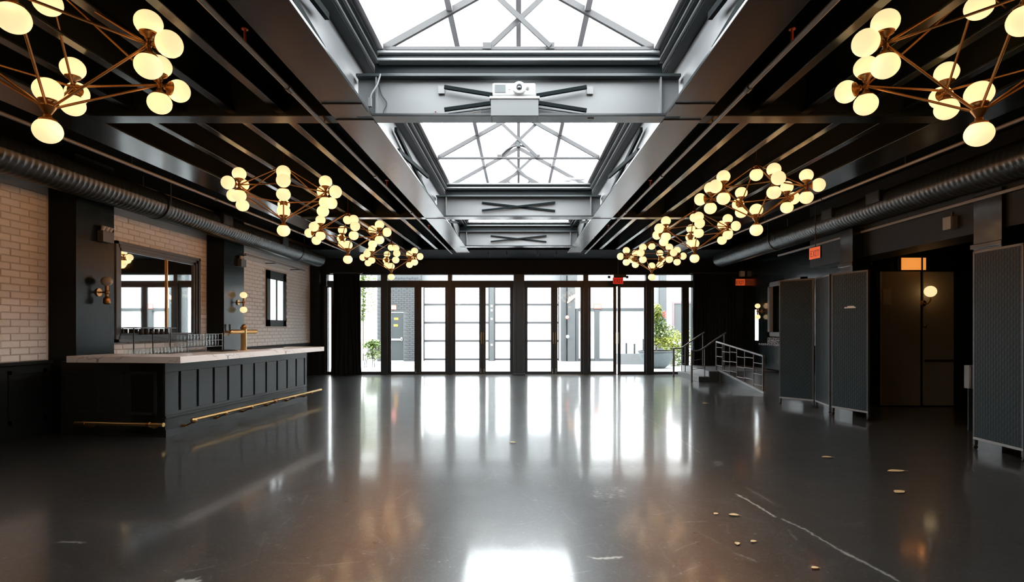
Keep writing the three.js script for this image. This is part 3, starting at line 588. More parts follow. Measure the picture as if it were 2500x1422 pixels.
function exitSign(label, w, h, at, turn, face, opts = {}) {
  const t = thing('exit_sign', label, 'exit sign', at, turn, 'lit exit signs');
  mesh('housing', RB(-w / 2, w / 2, 0, h, -0.03, 0.0, 0.005), M.black, t);
  const p = mesh('sign_face', new THREE.PlaneGeometry(w * 0.96, h * 0.94).translate(0, h / 2, 0.002), face, t);
  if (opts.stem) mesh('stem', rod([0, h, -0.015], [0, h + opts.stem, -0.015], 0.008), M.black, t);
  if (opts.heads) { mesh('battery_case', RB(-w * 0.42, w * 0.75, h, h + 0.1, -0.05, 0.03, 0.01), M.black, t); for (const s of [-1, 1]) mesh('lamp_head', rod([s * w * 0.85, h * 0.9, 0.0], [s * w * 0.85, h * 1.25, 0.02], 0.045, 14), M.black, t); }
  return t;
}
exitSign('red exit sign hanging before the transom of the glazed doors', PX(1522, 17.9) - PX(1496, 17.9), PX(16, 17.9) - PX(0, 17.9), [PX(1509, 17.9), PY(694, 17.9), -17.9], 0, M.signRed, { heads: true, stem: 0.62 });
exitSign('dim orange exit sign on the wall above the landing doorway', PX(1819, 18.5) - PX(1794, 18.5), PX(17, 18.5) - PX(0, 18.5), [PX(1806.5, 18.5), PY(698, 18.5), -18.5], 0, M.signOrange);
exitSign('orange exit sign hanging below the duct over the screens', 0.34, 0.22, [PX(1989, 10.4), PY(633, 10.4), -10.4], -1.48, M.signOrange, { stem: 1.08 });
{
  const t = thing('wall_speaker', 'pale grey box speaker high over the side hall opening', 'speaker'); const d = 8.1;
  mesh('cabinet', RB(PX(2321, d), PX(2357, d), PY(559, d), PY(527, d), -d, -d - 0.16, 0.01), M.pipe, t); mesh('grille', RB(PX(2324, d), PX(2354, d), PY(556, d), PY(530, d), -d + 0.005, -d, 0.003), M.pipe, t); mesh('bracket', BB(PX(2335, d), PX(2343, d), PY(527, d), PY(515, d), -d - 0.08, -d - 0.1), M.black, t);
  const q = thing('wall_speaker', 'small pale box mounted above the landing exit sign', 'speaker'); const e = 18.4;
  mesh('cabinet', RB(PX(1808, e), PX(1819, e), PY(675, e), PY(662, e), -e, -e - 0.15, 0.01), M.whitePlastic, q); mesh('bracket', BB(PX(1811, e), PX(1815, e), PY(662, e), PY(655, e), -e - 0.1, -e - 0.12), M.black, q);
}
// spotlights hung from the soffit
[[1192, 622], [1237, 622], [1312, 620], [1358, 622]].forEach(([px, py], k) => {
  const d = 16.1, t = thing('track_spotlight', 'small black spotlight hung under the soffit past the skylight', 'spotlight', [PX(px, d), PY(py, d), -d], 0, 'soffit spotlights');
  mesh('lamp_can', rod([0, 0.03, 0], [0, -0.05, -0.05], 0.03, 14, 0.035), M.steelDark, t); mesh('yoke', rod([0, 0.02, 0], [0, 0.13, 0], 0.008), M.black, t); mesh('base_plate', BB(-0.04, 0.04, 0.13, 0.145, -0.04, 0.04), M.black, t);
});

// ---------------------------------------------------------------- framed mirror and its neighbours
{
  const t = thing('framed_mirror', 'large dark framed mirror with a centre bar above the back bar', 'mirror');
  const d0 = 9.42, d1 = 11.92, y0 = 1.26, y1 = 2.94, x = XL + 0.005, f = 0.15;
  const prof = (a, b, c) => BB(x, x + a, b, c, 0, 1);
  const frame = (y_0, y_1, e0, e1, depth) => [BB(x, x + depth, y_1 - 0.05, y_1, -e0, -e1), BB(x, x + depth, y_0, y_0 + 0.05, -e0, -e1), BB(x, x + depth, y_0, y_1, -e0, -e0 - 0.06), BB(x, x + depth, y_0, y_1, -e1 + 0.06, -e1)];
  mesh('outer_moulding', frame(y0, y1, d0, d1, 0.09), M.frameWood, t);
  mesh('middle_moulding', frame(y0 + 0.05, y1 - 0.05, d0 + 0.06, d1 - 0.06, 0.065), M.frameWood, t);
  mesh('inner_moulding', frame(y0 + 0.1, y1 - 0.1, d0 + 0.12, d1 - 0.12, 0.045), M.frameWood, t);
  const dm = DX(403, XL);
  mesh('mirror_glass', BB(x, x + 0.02, y0 + 0.12, y1 - 0.12, -d0 - 0.14, -dm), M.mirror, t);
  mesh('mirror_glass', BB(x, x + 0.02, y0 + 0.12, y1 - 0.12, -dm, -d1 + 0.14), M.mirror, t);
  mesh('centre_bar', BB(x, x + 0.04, y0 + 0.12, y1 - 0.12, -dm - 0.02, -dm + 0.02), M.agedBrass, t);
}
function sconce(label, x, y, d, nx, lit, upOnly) {
  const t = thing('wall_sconce', label, 'sconce', [x, y, -d], 0, 'two-globe wall sconces');
  const o = nx * 0.13, r = 0.078, g = lit ? M.globe : M.globeOff;
  mesh('back_plate', rod([0, 0, 0], [nx * 0.02, 0, 0], 0.06, 20), M.agedBrass, t);
  mesh('arm', rod([nx * 0.02, 0, 0], [o, 0, 0], 0.012), M.agedBrass, t);
  mesh('socket', [rod([o, -0.1, 0], [o, 0.1, 0], 0.022, 14), sphere(0.035, o, 0, 0)], M.agedBrass, t);
  const u = mesh('upper_globe', new THREE.SphereGeometry(r, 24, 16).scale(1, 0.92, 1).translate(o, 0.165, 0), g, t);
  if (!upOnly) mesh('lower_globe', new THREE.SphereGeometry(r, 24, 16).scale(1, 0.92, 1).translate(o, -0.165, 0), g, t);
  else mesh('open_socket', lathe([[0.02, -0.06], [0.045, -0.09], [0.05, -0.16], [0.03, -0.18], [0.001, -0.18]], 16).translate(o, 0, 0), M.agedBrass, t);
  if (lit) { const l = new THREE.PointLight(WARM, 0.18); l.position.set(o, 0.165, 0); l.shadow.radius = 4; l.castShadow = true; t.add(l); }
}
sconce('unlit wall sconce with one dim globe on the pier beside plain brick', -6.32, PY(714, 8.6), 8.62, 1, false, true);
sconce('lit two-globe sconce on the pier beside the tap tower', -6.34, PY(739, 12.95), 12.95, 1, true);
sconce('lit two-globe sconce on the glossy wall past the ramp', XR, PY(761, 17.2), 17.2, -1, true);
[[8.72, 540, 575, -6.32], [13.05, 622, 640, -6.34]].forEach(([d, py0, py1, x], k) => {
  const t = thing('emergency_light', k ? 'grey emergency light box high on the pier beside the small window' : 'grey emergency light box high on the pier beside plain brick', 'emergency light', [x, PY(py1, d), -d], 0, 'emergency lights on the piers');
  mesh('battery_box', RB(0, 0.09, -0.11, 0.06, -0.12, 0.12, 0.008), M.greyPlastic, t);
  for (const z of [-0.08, 0, 0.08].slice(k)) { const h = mesh('lamp_head', rod([0.045, 0.06, z], [0.07, 0.13, z], 0.022, 12, 0.034), M.whitePlastic, t); }
});

// ---------------------------------------------------------------- bar
const BAR = [PX(403, 7.82), 0, -7.82], BARTURN = -0.1026, UND = 1.03, TOPB = 1.119, BL = 4.1;
{
  const t = thing('bar_counter', 'dark teal panelled bar front running toward the glazed doors', 'bar', BAR, BARTURN);
  mesh('carcass', [BB(-0.5, -0.03, 0.02, UND, 0, -BL), BB(-1.55, -0.03, 0.02, UND, -0.03, -0.5)], M.barPaint, t);
  mesh('end_panel', BB(-1.55, 0, 0.0, UND, 0, -0.03), M.barPaint, t);
  for (let k = 0; k < 3; k++) mesh('end_moulding', [BB(-1.5 + k * 0.48, -1.08 + k * 0.48, 0.86, 0.9, 0.014, 0), BB(-1.5 + k * 0.48, -1.08 + k * 0.48, 0.3, 0.34, 0.014, 0), BB(-1.5 + k * 0.48, -1.46 + k * 0.48, 0.3, 0.9, 0.014, 0), BB(-1.12 + k * 0.48, -1.08 + k * 0.48, 0.3, 0.9, 0.014, 0)], M.barPaint, t);
  // front boards with open joints between them, rails above and below
  const y0 = 0.335, y1 = 0.885;
  mesh('top_rail', RB(-0.03, 0, y1, UND, 0, -BL, 0.004), M.barPaint, t);
  mesh('bottom_rail', RB(-0.03, 0, 0.29, y0, 0, -BL, 0.004), M.barPaint, t);
  mesh('plinth_cap', RB(-0.03, 0.012, 0.25, 0.29, 0, -BL, 0.006), M.barPaint, t);
  mesh('plinth', [RB(-0.03, 0.0, 0.0, 0.25, 0, -BL, 0.004), BB(0, 0.014, 0.0, 0.1, 0, -BL)], M.barPaint, t);
  mesh('far_end_panel', BB(-0.5, 0, 0, UND, -BL, -BL - 0.02), M.barPaint, t);
  const joints = [0.29, 0.675, 1.05, 1.42, 1.79, 2.165, 2.55, 2.93, 3.3, 3.66, 4.01];
  let a = 0;
  for (const j of [...joints, BL + 0.02]) { const b = j - 0.026; mesh('plank', RB(-0.028, 0, y0, y1, -a, -Math.min(b, BL), 0.003), M.barPaint, t); a = j + 0.026; if (a > BL) break; }
}
{
  const t = thing('marble_worktop', 'white grey-veined marble slab on the bar', 'worktop', BAR, BARTURN);
  const sh = new THREE.Shape(); const pts = [[0.42, 0.27], [0.42, -4.0], [-0.32, -4.0], [-0.32, -0.42], [-1.2, -0.42], [-1.2, 0.27]];
  pts.forEach(([x, z], i) => i ? sh.lineTo(x, -z) : sh.moveTo(x, -z));
  const g = new THREE.ExtrudeGeometry(sh, { depth: TOPB - UND - 0.01, bevelEnabled: true, bevelSize: 0.005, bevelThickness: 0.005, bevelSegments: 2, steps: 1 });
  g.rotateX(-Math.PI / 2).translate(0, UND + 0.005, 0);
  mesh('marble_slab', boxUV(g, 1.7), M.marble, t);
  const dt = thing('drip_tray', 'black ribbed drip tray on the marble beside the tap tower', 'tray', BAR, BARTURN);
  mesh('tray_base', RB(-0.25, -0.02, TOPB + 0.001, TOPB + 0.012, -1.32, -1.72, 0.004), M.rubber, dt);
  for (let k = 0; k < 6; k++) mesh('tray_rib', BB(-0.24, -0.03, TOPB + 0.012, TOPB + 0.02, -1.35 - 0.06 * k, -1.37 - 0.06 * k), M.rubber, dt);
  const bm = mesh('bar_mat', RB(-0.28, -0.06, TOPB + 0.001, TOPB + 0.012, -2.4, -3.3, 0.005), M.rubber); bm.position.set(...BAR); bm.rotation.y = BARTURN; tag(bm, 'long black rubber mat on the marble past the tap tower', 'bar mat');
}
{
  const t = thing('beer_tap_tower', 'brass beer tap tower standing on the marble bar', 'beer tap', [PX(595, 9.72), TOPB, -9.72], BARTURN);
  mesh('column', [rod([0, 0, 0], [0, 0.36, 0], 0.047, 24), rod([0, 0, 0], [0, 0.015, 0], 0.07, 24)], M.brass, t);
  mesh('cross_arm', [rod([0, 0.315, 0.36], [0, 0.315, -0.36], 0.035, 20), sphere(0.035, 0, 0.315, 0.36), sphere(0.035, 0, 0.315, -0.36)], M.brass, t);
  mesh('top_cap', [rod([0, 0.36, 0], [0, 0.40, 0], 0.055, 20), sphere(0.04, 0, 0.40, 0)], M.agedBrass, t);
  for (const z of [0.34, 0.22, -0.2]) {
    const f = mesh('faucet', [rod([-0.02, 0.315, z], [-0.12, 0.315, z], 0.018, 12), rod([-0.11, 0.32, z], [-0.13, 0.25, z], 0.012, 10)], M.brass, t);
    mesh('tap_handle', rod([-0.11, 0.33, z], [-0.11, 0.44, z], 0.012, 10, 0.018), M.black, f);
  }
}
// brass foot rails
{
  const t = thing('foot_rail', 'long brass foot rail along the bar front', 'rail', BAR, BARTURN), y = 0.2, x = 0.2;
  mesh('rail_tube', [rod([x, y, -0.28], [x, y, -2.45], 0.024, 16), rod([x, y, -2.55], [x, y, -4.35], 0.024, 16)], M.brass, t);
  mesh('joint_collar', rod([x, y, -2.43], [x, y, -2.57], 0.03, 16), M.agedBrass, t);
  mesh('end_ball', sphere(0.03, x, y, -0.28), M.brass, t);
  for (const z of [-0.33, -1.05, -1.75, -2.5, -3.2, -3.9]) { const b = mesh('bracket', [rod([x, y - 0.02, z], [0.07, y - 0.09, z], 0.011, 10), rod([0.07, y - 0.09, z], [0.0, y - 0.09, z], 0.02, 10)], M.agedBrass, t); mesh('bracket_cup', sphere(0.034, x, y - 0.02, z, 12, 8), M.agedBrass, b); }
  const e = thing('foot_rail', 'short brass foot rail across the dark end of the bar', 'rail', BAR, BARTURN);
  mesh('rail_tube', rod([-1.2, y, 0.15], [0.08, y, 0.15], 0.026, 16), M.brass, e);
  mesh('end_cap', rod([0.075, y, 0.15], [0.095, y, 0.15], 0.029, 16), M.brass, e);
  for (const x2 of [-1.06, -0.12]) { const b = mesh('bracket', [rod([x2, y - 0.02, 0.15], [x2, y - 0.06, 0.06], 0.012, 10), rod([x2, y - 0.06, 0.06], [x2, y - 0.06, 0], 0.02, 10)], M.agedBrass, e); mesh('bracket_collar', rod([x2 - 0.02, y, 0.15], [x2 + 0.02, y, 0.15], 0.032, 14), M.agedBrass, b); }
}
// back bar with glasses
{
  const t = thing('back_bar', 'low black back bar counter under the framed mirror', 'counter');
  mesh('cabinet', BB(XL + 0.07, -6.12, 0.05, 1.0, -9.0, -12.3), M.barPaint, t);
  mesh('counter_top', RB(XL + 0.07, -6.08, 1.0, 1.04, -9.0, -12.3, 0.006), M.steelDark, t);
  mesh('toe_kick', BB(XL + 0.07, -6.2, 0, 0.05, -9.0, -12.3), M.black, t);
  for (let k = 0; k < 4; k++) { const z = -9.05 - k * 0.82; const d = mesh('cabinet_door', RB(-6.12, -6.1, 0.1, 0.95, z, z - 0.76, 0.004), M.barPaint, t); mesh('door_pull', rod([-6.09, 0.6, z - 0.7], [-6.09, 0.75, z - 0.7], 0.006), M.chrome, d); }
  const sh = thing('glass_shelf', 'slim raised steel shelf before the framed mirror', 'shelf');
  mesh('shelf_plate', RB(-6.5, -6.32, 1.49, 1.51, -9.5, -10.6, 0.004), M.steelDark, sh);
  for (const z of [-9.55, -10.05, -10.55]) mesh('shelf_leg', rod([-6.41, 1.04, z], [-6.41, 1.49, z], 0.01), M.steelDark, sh);
  for (let k = 0; k < 6; k++) { const m = thing('dark_jar', 'small dark jar hanging under the raised steel shelf', 'jar', [-6.40, 1.385, -9.72 - k * 0.14], 0, 'jars under the raised shelf'); mesh('jar_body', lathe([[0.001, 0], [0.035, 0], [0.038, 0.03], [0.034, 0.08], [0.001, 0.08]], 14), M.rubber, m); mesh('jar_lid', rod([0, 0.08, 0], [0, 0.1, 0], 0.036, 14), M.steelDark, m); }
  // wire rack of stacked glasses
  const rk = thing('wire_rack', 'low wire rack stacked with glasses on the back bar', 'rack');
  const wire = []; for (const y of [1.13, 1.255, 1.38]) { for (const x of [-6.55, -6.2]) wire.push(rod([x, y, -10.75], [x, y, -12.0], 0.004, 6)); for (let z = -10.75; z > -12.05; z -= 0.125) wire.push(rod([-6.55, y, z], [-6.2, y, z], 0.003, 6)); }
  mesh('wire_grid', wire, M.chrome, rk);
  for (const x of [-6.55, -6.2]) for (const z of [-10.75, -11.375, -12.0]) mesh('corner_post', rod([x, 1.04, z], [x, 1.40, z], 0.006, 8), M.chrome, rk);
  const tum = lathe([[0.001, 0.004], [0.028, 0.002], [0.03, 0.006], [0.037, 0.115], [0.035, 0.115], [0.027, 0.012], [0.001, 0.012]], 14);
  const glass = (x, y, z, label, group) => { const g = mesh('drinking_glass', tum, M.tumbler); g.position.set(x, y, z); tag(g, label, 'glass', group); };
  for (let i = 0; i < 15; i++) for (const x of [-6.18, -6.30]) glass(x + rr(-0.006, 0.006), 1.04, -9.2 - i * 0.098 + rr(-0.006, 0.006), 'clear tumbler in the double row along the back bar', 'tumblers in the double row');
  for (const y of [1.134, 1.259]) for (let i = 0; i < 11; i++) for (const x of [-6.27, -6.4]) glass(x, y, -10.82 - i * 0.11, 'clear tumbler stacked on the wire rack', 'tumblers on the wire rack');
}

// ---------------------------------------------------------------- landing, steps and ramp
{
  const t = thing('stair_landing', 'dark raised landing with one step beside the glazed wall', 'stairs');
  mesh('lower_step', RB(5.03, 5.35, 0, 0.155, -16.0, -18.1, 0.006), M.concreteStep, t);
  mesh('platform', RB(5.3, XR - 0.01, 0, 0.31, -15.98, -18.62, 0.006), M.concreteStep, t);
  mesh('step_cheek', [BB(5.02, 5.33, 0, 0.14, -15.96, -16.0), BB(5.31, 5.58, 0, 0.295, -15.94, -15.98)], M.black, t);
  const r = thing('ramp', 'low dark access ramp rising to the landing', 'ramp');
  const P = [], x0 = 5.62, x1 = XR - 0.01, q = (x) => [[x, 0, -13.0], [x, 0, -15.96], [x, 0.3, -15.96]], A = q(x0), B = q(x1), tri = (a, b, c) => P.push(...a, ...b, ...c);
  tri(A[0], A[2], A[1]); tri(B[0], B[1], B[2]); tri(A[0], B[0], B[2]); tri(A[0], B[2], A[2]); tri(A[1], A[2], B[2]); tri(A[1], B[2], B[1]); tri(A[0], A[1], B[1]); tri(A[0], B[1], B[0]);
  const rg = new THREE.BufferGeometry(); rg.setAttribute('position', new THREE.Float32BufferAttribute(P, 3)); rg.computeVertexNormals();
  mesh('ramp_wedge', rg, M.steelDark, r);
  mesh('edge_curb', flatBar([5.6, 0.025, -13.05], [5.6, 0.325, -15.95], 0.05, 0.05), M.pipe, r);
}
{
  const t = thing('ramp_railing', 'steel ramp railing with staggered crossbars', 'railing'), X = 5.6, d0 = 13.1, d1 = 16.22;
  const bot = (d) => 0.31 * (d - 13.0) / 3.2, top = (d) => 0.86 + (1.12 - 0.86) * (d - d0) / (d1 - d0);
  mesh('top_rail', [rod([X, top(d0), -d0], [X, top(d1), -d1], 0.026, 12)], M.railMetal, t);
  const posts = [1863, 1840, 1818, 1799, 1782, 1764, 1749].map((p) => DX(p, X));
  posts.forEach((d, i) => mesh(i && i < 6 ? 'baluster' : 'end_post', rod([X, i ? bot(d) : 0, -d], [X, top(d), -d], i && i < 6 ? 0.012 : 0.02, 10), M.railMetal, t));
  for (let i = 0; i < 6; i++) for (let k = 0; k < 3; k++) { const y = 0.22 + k * 0.255 + (i % 2 ? 0.03 : -0.03) + 0.045 * i - 0.02, a = posts[i], b = posts[i + 1]; if (y < top(a) - 0.08 && y > bot(b)) mesh('crossbar', rod([X, y, -a], [X, y, -b], 0.010, 8), M.railMetal, t); }
  const hand = (label, d) => {
    const h = thing('stair_handrail', label, 'handrail');
    mesh('handrail_tube', tube([[4.78, 0.87, -d], [5.0, 0.885, -d], [5.1, 0.93, -d], [5.42, 1.16, -d], [5.75, 1.38, -d]], 0.022, 30), M.railMetal, h);
    mesh('newel_post', rod([4.8, 0, -d], [4.8, 0.87, -d], 0.028, 14), M.railMetal, h);
    mesh('baluster', rod([5.16, 0.155, -d], [5.16, 0.97, -d], 0.014, 10), M.railMetal, h);
    mesh('baluster', rod([5.7, 0.31, -d], [5.7, 1.34, -d], 0.014, 10), M.railMetal, h);
    for (const y of [0.35, 0.6]) mesh('crossbar', rod([4.8, y, -d], [5.16, y + 0.06, -d], 0.008, 8), M.railMetal, h);
  };
  hand('dark stair handrail next to the ramp side of the step', 15.9); hand('dark stair handrail close to the glazed wall', 17.75);
}
// framed mirror and stone ledge on the glossy wall
{
  const t = thing('wall_mirror', 'tall grey framed dark mirror on the glossy wall by the screens', 'mirror'), x = XR, y0 = 1.27, y1 = 2.82, d0 = 14.6, d1 = 16.65;
  mesh('frame', [BB(x, x - 0.07, y1 - 0.12, y1, -d0, -d1), BB(x, x - 0.07, y0, y0 + 0.12, -d0, -d1), BB(x, x - 0.07, y0, y1, -d0, -d0 - 0.12), BB(x, x - 0.07, y0, y1, -d1 + 0.12, -d1)], M.pipe, t);
  mesh('mirror_glass', BB(x, x - 0.02, y0 + 0.1, y1 - 0.1, -d0 - 0.1, -d1 + 0.1), M.mirror, t);
  const l = thing('stone_ledge', 'speckled stone ledge under the grey framed mirror', 'ledge');
  mesh('ledge_top', boxUV(BB(XR - 0.005, XR - 0.3, 1.02, 1.07, -14.2, -16.75), 0.4), M.granite, l); mesh('splash_back', boxUV(BB(XR - 0.005, XR - 0.03, 1.07, 1.24, -14.2, -16.75), 0.4), M.granite, l); mesh('ledge_cabinet', BB(XR - 0.005, XR - 0.26, 0.36, 1.02, -14.2, -16.7), M.gloss, l);
}

// ---------------------------------------------------------------- folding screens and side hall
function screenPanel(label, a0, b0) {
  const L0 = Math.hypot(b0[0] - a0[0], b0[1] - a0[1]), e = 0.03 / L0, a = [a0[0] + (b0[0] - a0[0]) * e, a0[1] + (b0[1] - a0[1]) * e], b = [b0[0] - (b0[0] - a0[0]) * e, b0[1] - (b0[1] - a0[1]) * e];
  const A = new THREE.Vector3(a[0], 0, -a[1]), B = new THREE.Vector3(b[0], 0, -b[1]), L = A.distanceTo(B), t = thing('folding_screen', label, 'room divider', [a[0], 0, -a[1]], Math.atan2(-(B.z - A.z), B.x - A.x), 'folding room divider panels');
  const H = 2.44, y0 = 0.12;
  mesh('fabric_panel', boxUV(RB(0.02, L - 0.02, y0 + 0.02, H - 0.02, -0.018, 0.018, 0.004), 0.32), M.screenFabric, t);
  for (const x of [0.012, L - 0.012]) mesh('frame_post', RB(x - 0.014, x + 0.014, 0.05, H, -0.022, 0.022, 0.004), M.screenFrame, t);
  mesh('top_rail', RB(0, L, H - 0.03, H, -0.022, 0.022, 0.004), M.screenFrame, t);
  mesh('bottom_rail', RB(0, L, y0, y0 + 0.03, -0.024, 0.024, 0.004), M.pipe, t);
  for (const x of [0.012, L - 0.012]) { const f = mesh('caster_leg', RB(x - 0.018, x + 0.018, 0.05, y0, -0.02, 0.02, 0.003), M.screenFrame, t); mesh('caster', new THREE.CylinderGeometry(0.025, 0.025, 0.02, 14).rotateZ(Math.PI / 2).translate(x, 0.025, 0), M.rubber, f); }
  return t;
}
{
  const A = [5.13, 11.33], B = [5.59, 10.78], C = [5.44, 9.98], D = [5.66, 9.22];
  screenPanel('charcoal woven screen panel next to the ramp foot', A, B);
  screenPanel('charcoal screen panel turned toward the daylight between two others', B, C);
  const p = screenPanel('charcoal woven screen panel with a pale scuff at the hall opening', C, D);
  const L = Math.hypot(D[0] - C[0], D[1] - C[1]); mesh('pale_scuff', [BB(L * 0.34, L * 0.62, 1.83, 1.85, 0.018, 0.02), BB(L * 0.42, L * 0.58, 1.85, 1.865, 0.018, 0.02)], M.mortar, p);
  screenPanel('charcoal woven screen panel across the hall opening from the others', [5.64, 7.12], [5.62, 6.33]);
  screenPanel('charcoal woven screen panel hinged to the lone one beyond the opening', [5.61, 6.32], [5.95, 5.6]);
}
{
  // pale double door at the end of the hall
  const d = 10.98, y1 = PY(664, d);
  const g = structGroup('door_9', 'pale door leaf standing ajar in the dark side hall'), h = structGroup('door_10', 'pale panelled door leaf with a dark crossbar in the side hall');
  mesh('leaf', RB(PX(2148, d), PX(2243, d), 0.02, y1, -d + 0.05, -d, 0.006), M.door, g);
  mesh('knob', sphere(0.03, PX(2250, d), PY(797, d), -d + 0.09), M.agedBrass, g);
  mesh('notice', BB(PX(2152, d), PX(2172, d), PY(745, d), PY(707, d), -d + 0.051, -d + 0.055), M.cream, g);
  mesh('leaf', RB(PX(2252, d), PX(2326, d), 0.02, y1, -d + 0.03, -d, 0.006), M.door, h);
  mesh('crossbar', RB(PX(2254, d), PX(2326, d), PY(883, d), PY(878, d), -d + 0.06, -d + 0.03, 0.006), M.black, h);
  M.amber = std([0.5, 0.25, 0.08], 0.5, { emissive: new THREE.Color().setRGB(0.75, 0.27, 0.05), emissiveIntensity: 1 });
  const w = structGroup('window_12', 'amber lit transom window above the pale hall doors');
  mesh('lit_pane', BB(PX(2197, d), PX(2247, d), PY(660, d), PY(630, d), -d + 0.02, -d), M.amber, w);
  mesh('lit_pane', BB(PX(2250, d), PX(2259, d), PY(660, d), PY(630, d), -d + 0.02, -d), M.amber, w);
  mesh('frame', [BB(PX(2194, d), PX(2262, d), PY(663, d), PY(660, d), -d + 0.04, -d), BB(PX(2247, d), PX(2250, d), PY(660, d), PY(630, d), -d + 0.04, -d), BB(PX(2194, d), PX(2197, d), PY(663, d), PY(630, d), -d + 0.04, -d)], M.black, w);
  const l0 = new THREE.PointLight(WARM, 0.04); l0.position.set(PX(2228, d), PY(645, d), -d + 0.25); l0.castShadow = true; w.add(l0);
  const s = thing('wall_sconce', 'single lit globe sconce between the pale hall doors', 'sconce', [PX(2252, d), PY(735, d), -d + 0.0], 0, 'two-globe wall sconces');
  delete s.userData.group;
  mesh('back_plate', rod([0, -0.05, 0], [0, -0.05, 0.03], 0.06, 18), M.agedBrass, s);
  mesh('arm', tube([[0, -0.05, 0.03], [0.02, -0.06, 0.1], [0.045, 0.0, 0.15], [0.045, 0.06, 0.15]], 0.012, 20), M.agedBrass, s);
  mesh('globe', new THREE.SphereGeometry(0.105, 24, 16).translate(0.045, 0.17, 0.15), M.globe, s);
  const l = new THREE.PointLight(WARM, 0.10); l.position.set(0.045, 0.17, 0.15); l.shadow.radius = 5; l.castShadow = true; s.add(l);
  const gl = thing('glossy_column', 'glossy black tiled column head at the lone screen', 'column'); mesh('column_shaft', BB(6.15, 6.5, 0, 3.3, -7.3, -7.75), M.gloss, gl); mesh('column_band', RB(6.12, 6.53, 2.55, 2.62, -7.27, -7.78, 0.01), M.gloss, gl);
  const g2 = thing('glossy_column', 'glossy black tiled column head at the scuffed screen', 'column'); mesh('column_shaft', BB(6.0, 6.3, 0, 3.3, -10.3, -10.7), M.gloss, g2); mesh('column_band', RB(5.97, 6.33, 2.62, 2.69, -10.27, -10.73, 0.01), M.gloss, g2);
  const bx = thing('wall_radiator', 'small dark ribbed wall heater beside the lone screen', 'heater'); const e = 8.3; mesh('heater_body', RB(PX(2366, e), PX(2384, e), PY(950, e), PY(893, e), -e, -e - 0.1, 0.01), M.pipe, bx); for (let k = 0; k < 4; k++) mesh('fin', BB(PX(2368 + 4 * k, e), PX(2370 + 4 * k, e), PY(947, e), PY(896, e), -e + 0.01, -e), M.pipe, bx); mesh('bracket', BB(PX(2370, e), PX(2384, e), 0, PY(950, e), -e - 0.04, -e - 0.06), M.black, bx);
}

// ---------------------------------------------------------------- fallen leaves on the floor
{
  const leafGeo = (l, w) => {
    const P = [], I = [], n = 8; for (const s of [0, 1]) for (let i = 0; i <= n; i++) { const u = i / n, ww = w * Math.pow(Math.sin(Math.PI * Math.min(1, u * 0.96 + 0.02)), 0.8) * (1 - 0.25 * u); for (const k of [-1, 0, 1]) P.push((u - 0.5) * l, 0.002 + (k ? 0.004 : 0.0) + 0.003 * Math.sin(u * 3) + s * 0.0015, k * ww); }
    const m = (n + 1) * 3; for (let i = 0; i < n; i++) for (const k of [0, 1]) { const a = i * 3 + k; I.push(a, a + 1, a + 3, a + 1, a + 4, a + 3, m + a, m + a + 3, m + a + 1, m + a + 1, m + a + 3, m + a + 4); }
    const g = new THREE.BufferGeometry(); g.setAttribute('position', new THREE.Float32BufferAttribute(P, 3)); g.setIndex(I); g.computeVertexNormals(); return g;
  };
  const spots = [[2188, 1152, 0.19, 0.05, 0.1, 'largest dry yellow leaf on the floor before the hall opening'], [2196, 1203, 0.13, 0.045, 0.5, 'curled dry leaf on the floor below the largest one'], [2019, 1118, 0.12, 0.04, 0.0, 'dry yellow leaf on the floor before the scuffed screen'], [1722, 986, 0.12, 0.05, 0.1, 'dry leaf on the floor before the stair step'], [1792, 1260, 0.08, 0.03, -0.3, 'small ochre leaf beside the long floor crack'], [1800, 1330, 0.05, 0.02, 1.2, 'tiny ochre leaf fragment on the floor beside a scratch'], [1840, 1325, 0.05, 0.02, 0.4, 'tiny ochre leaf fragment on the floor near the long crack'], [1990, 1390, 0.05, 0.02, 0.1, 'tiny pinkish leaf fragment on the floor under the crack'], [1252, 1082, 0.09, 0.035, 0.0, 'dry leaf in the middle of the bright floor reflections'], [1748, 1257, 0.05, 0.02, 0.8, 'tiny leaf crumb on the floor near the small ochre leaf']];
  for (const [px, py, l, w, a, label] of spots) { const d = DFLOOR(py), o = thing('dry_leaf', label, 'leaf', [PX(px, d), 0.001, -d], a, 'dry leaves on the floor'); mesh('leaf_blade', leafGeo(l, w), M.leaf, o); mesh('leaf_stalk', rod([l / 2 - 0.005, 0.006, 0], [l / 2 + l * 0.18, 0.004, 0.004], 0.0015, 6), M.leaf, o); }
}

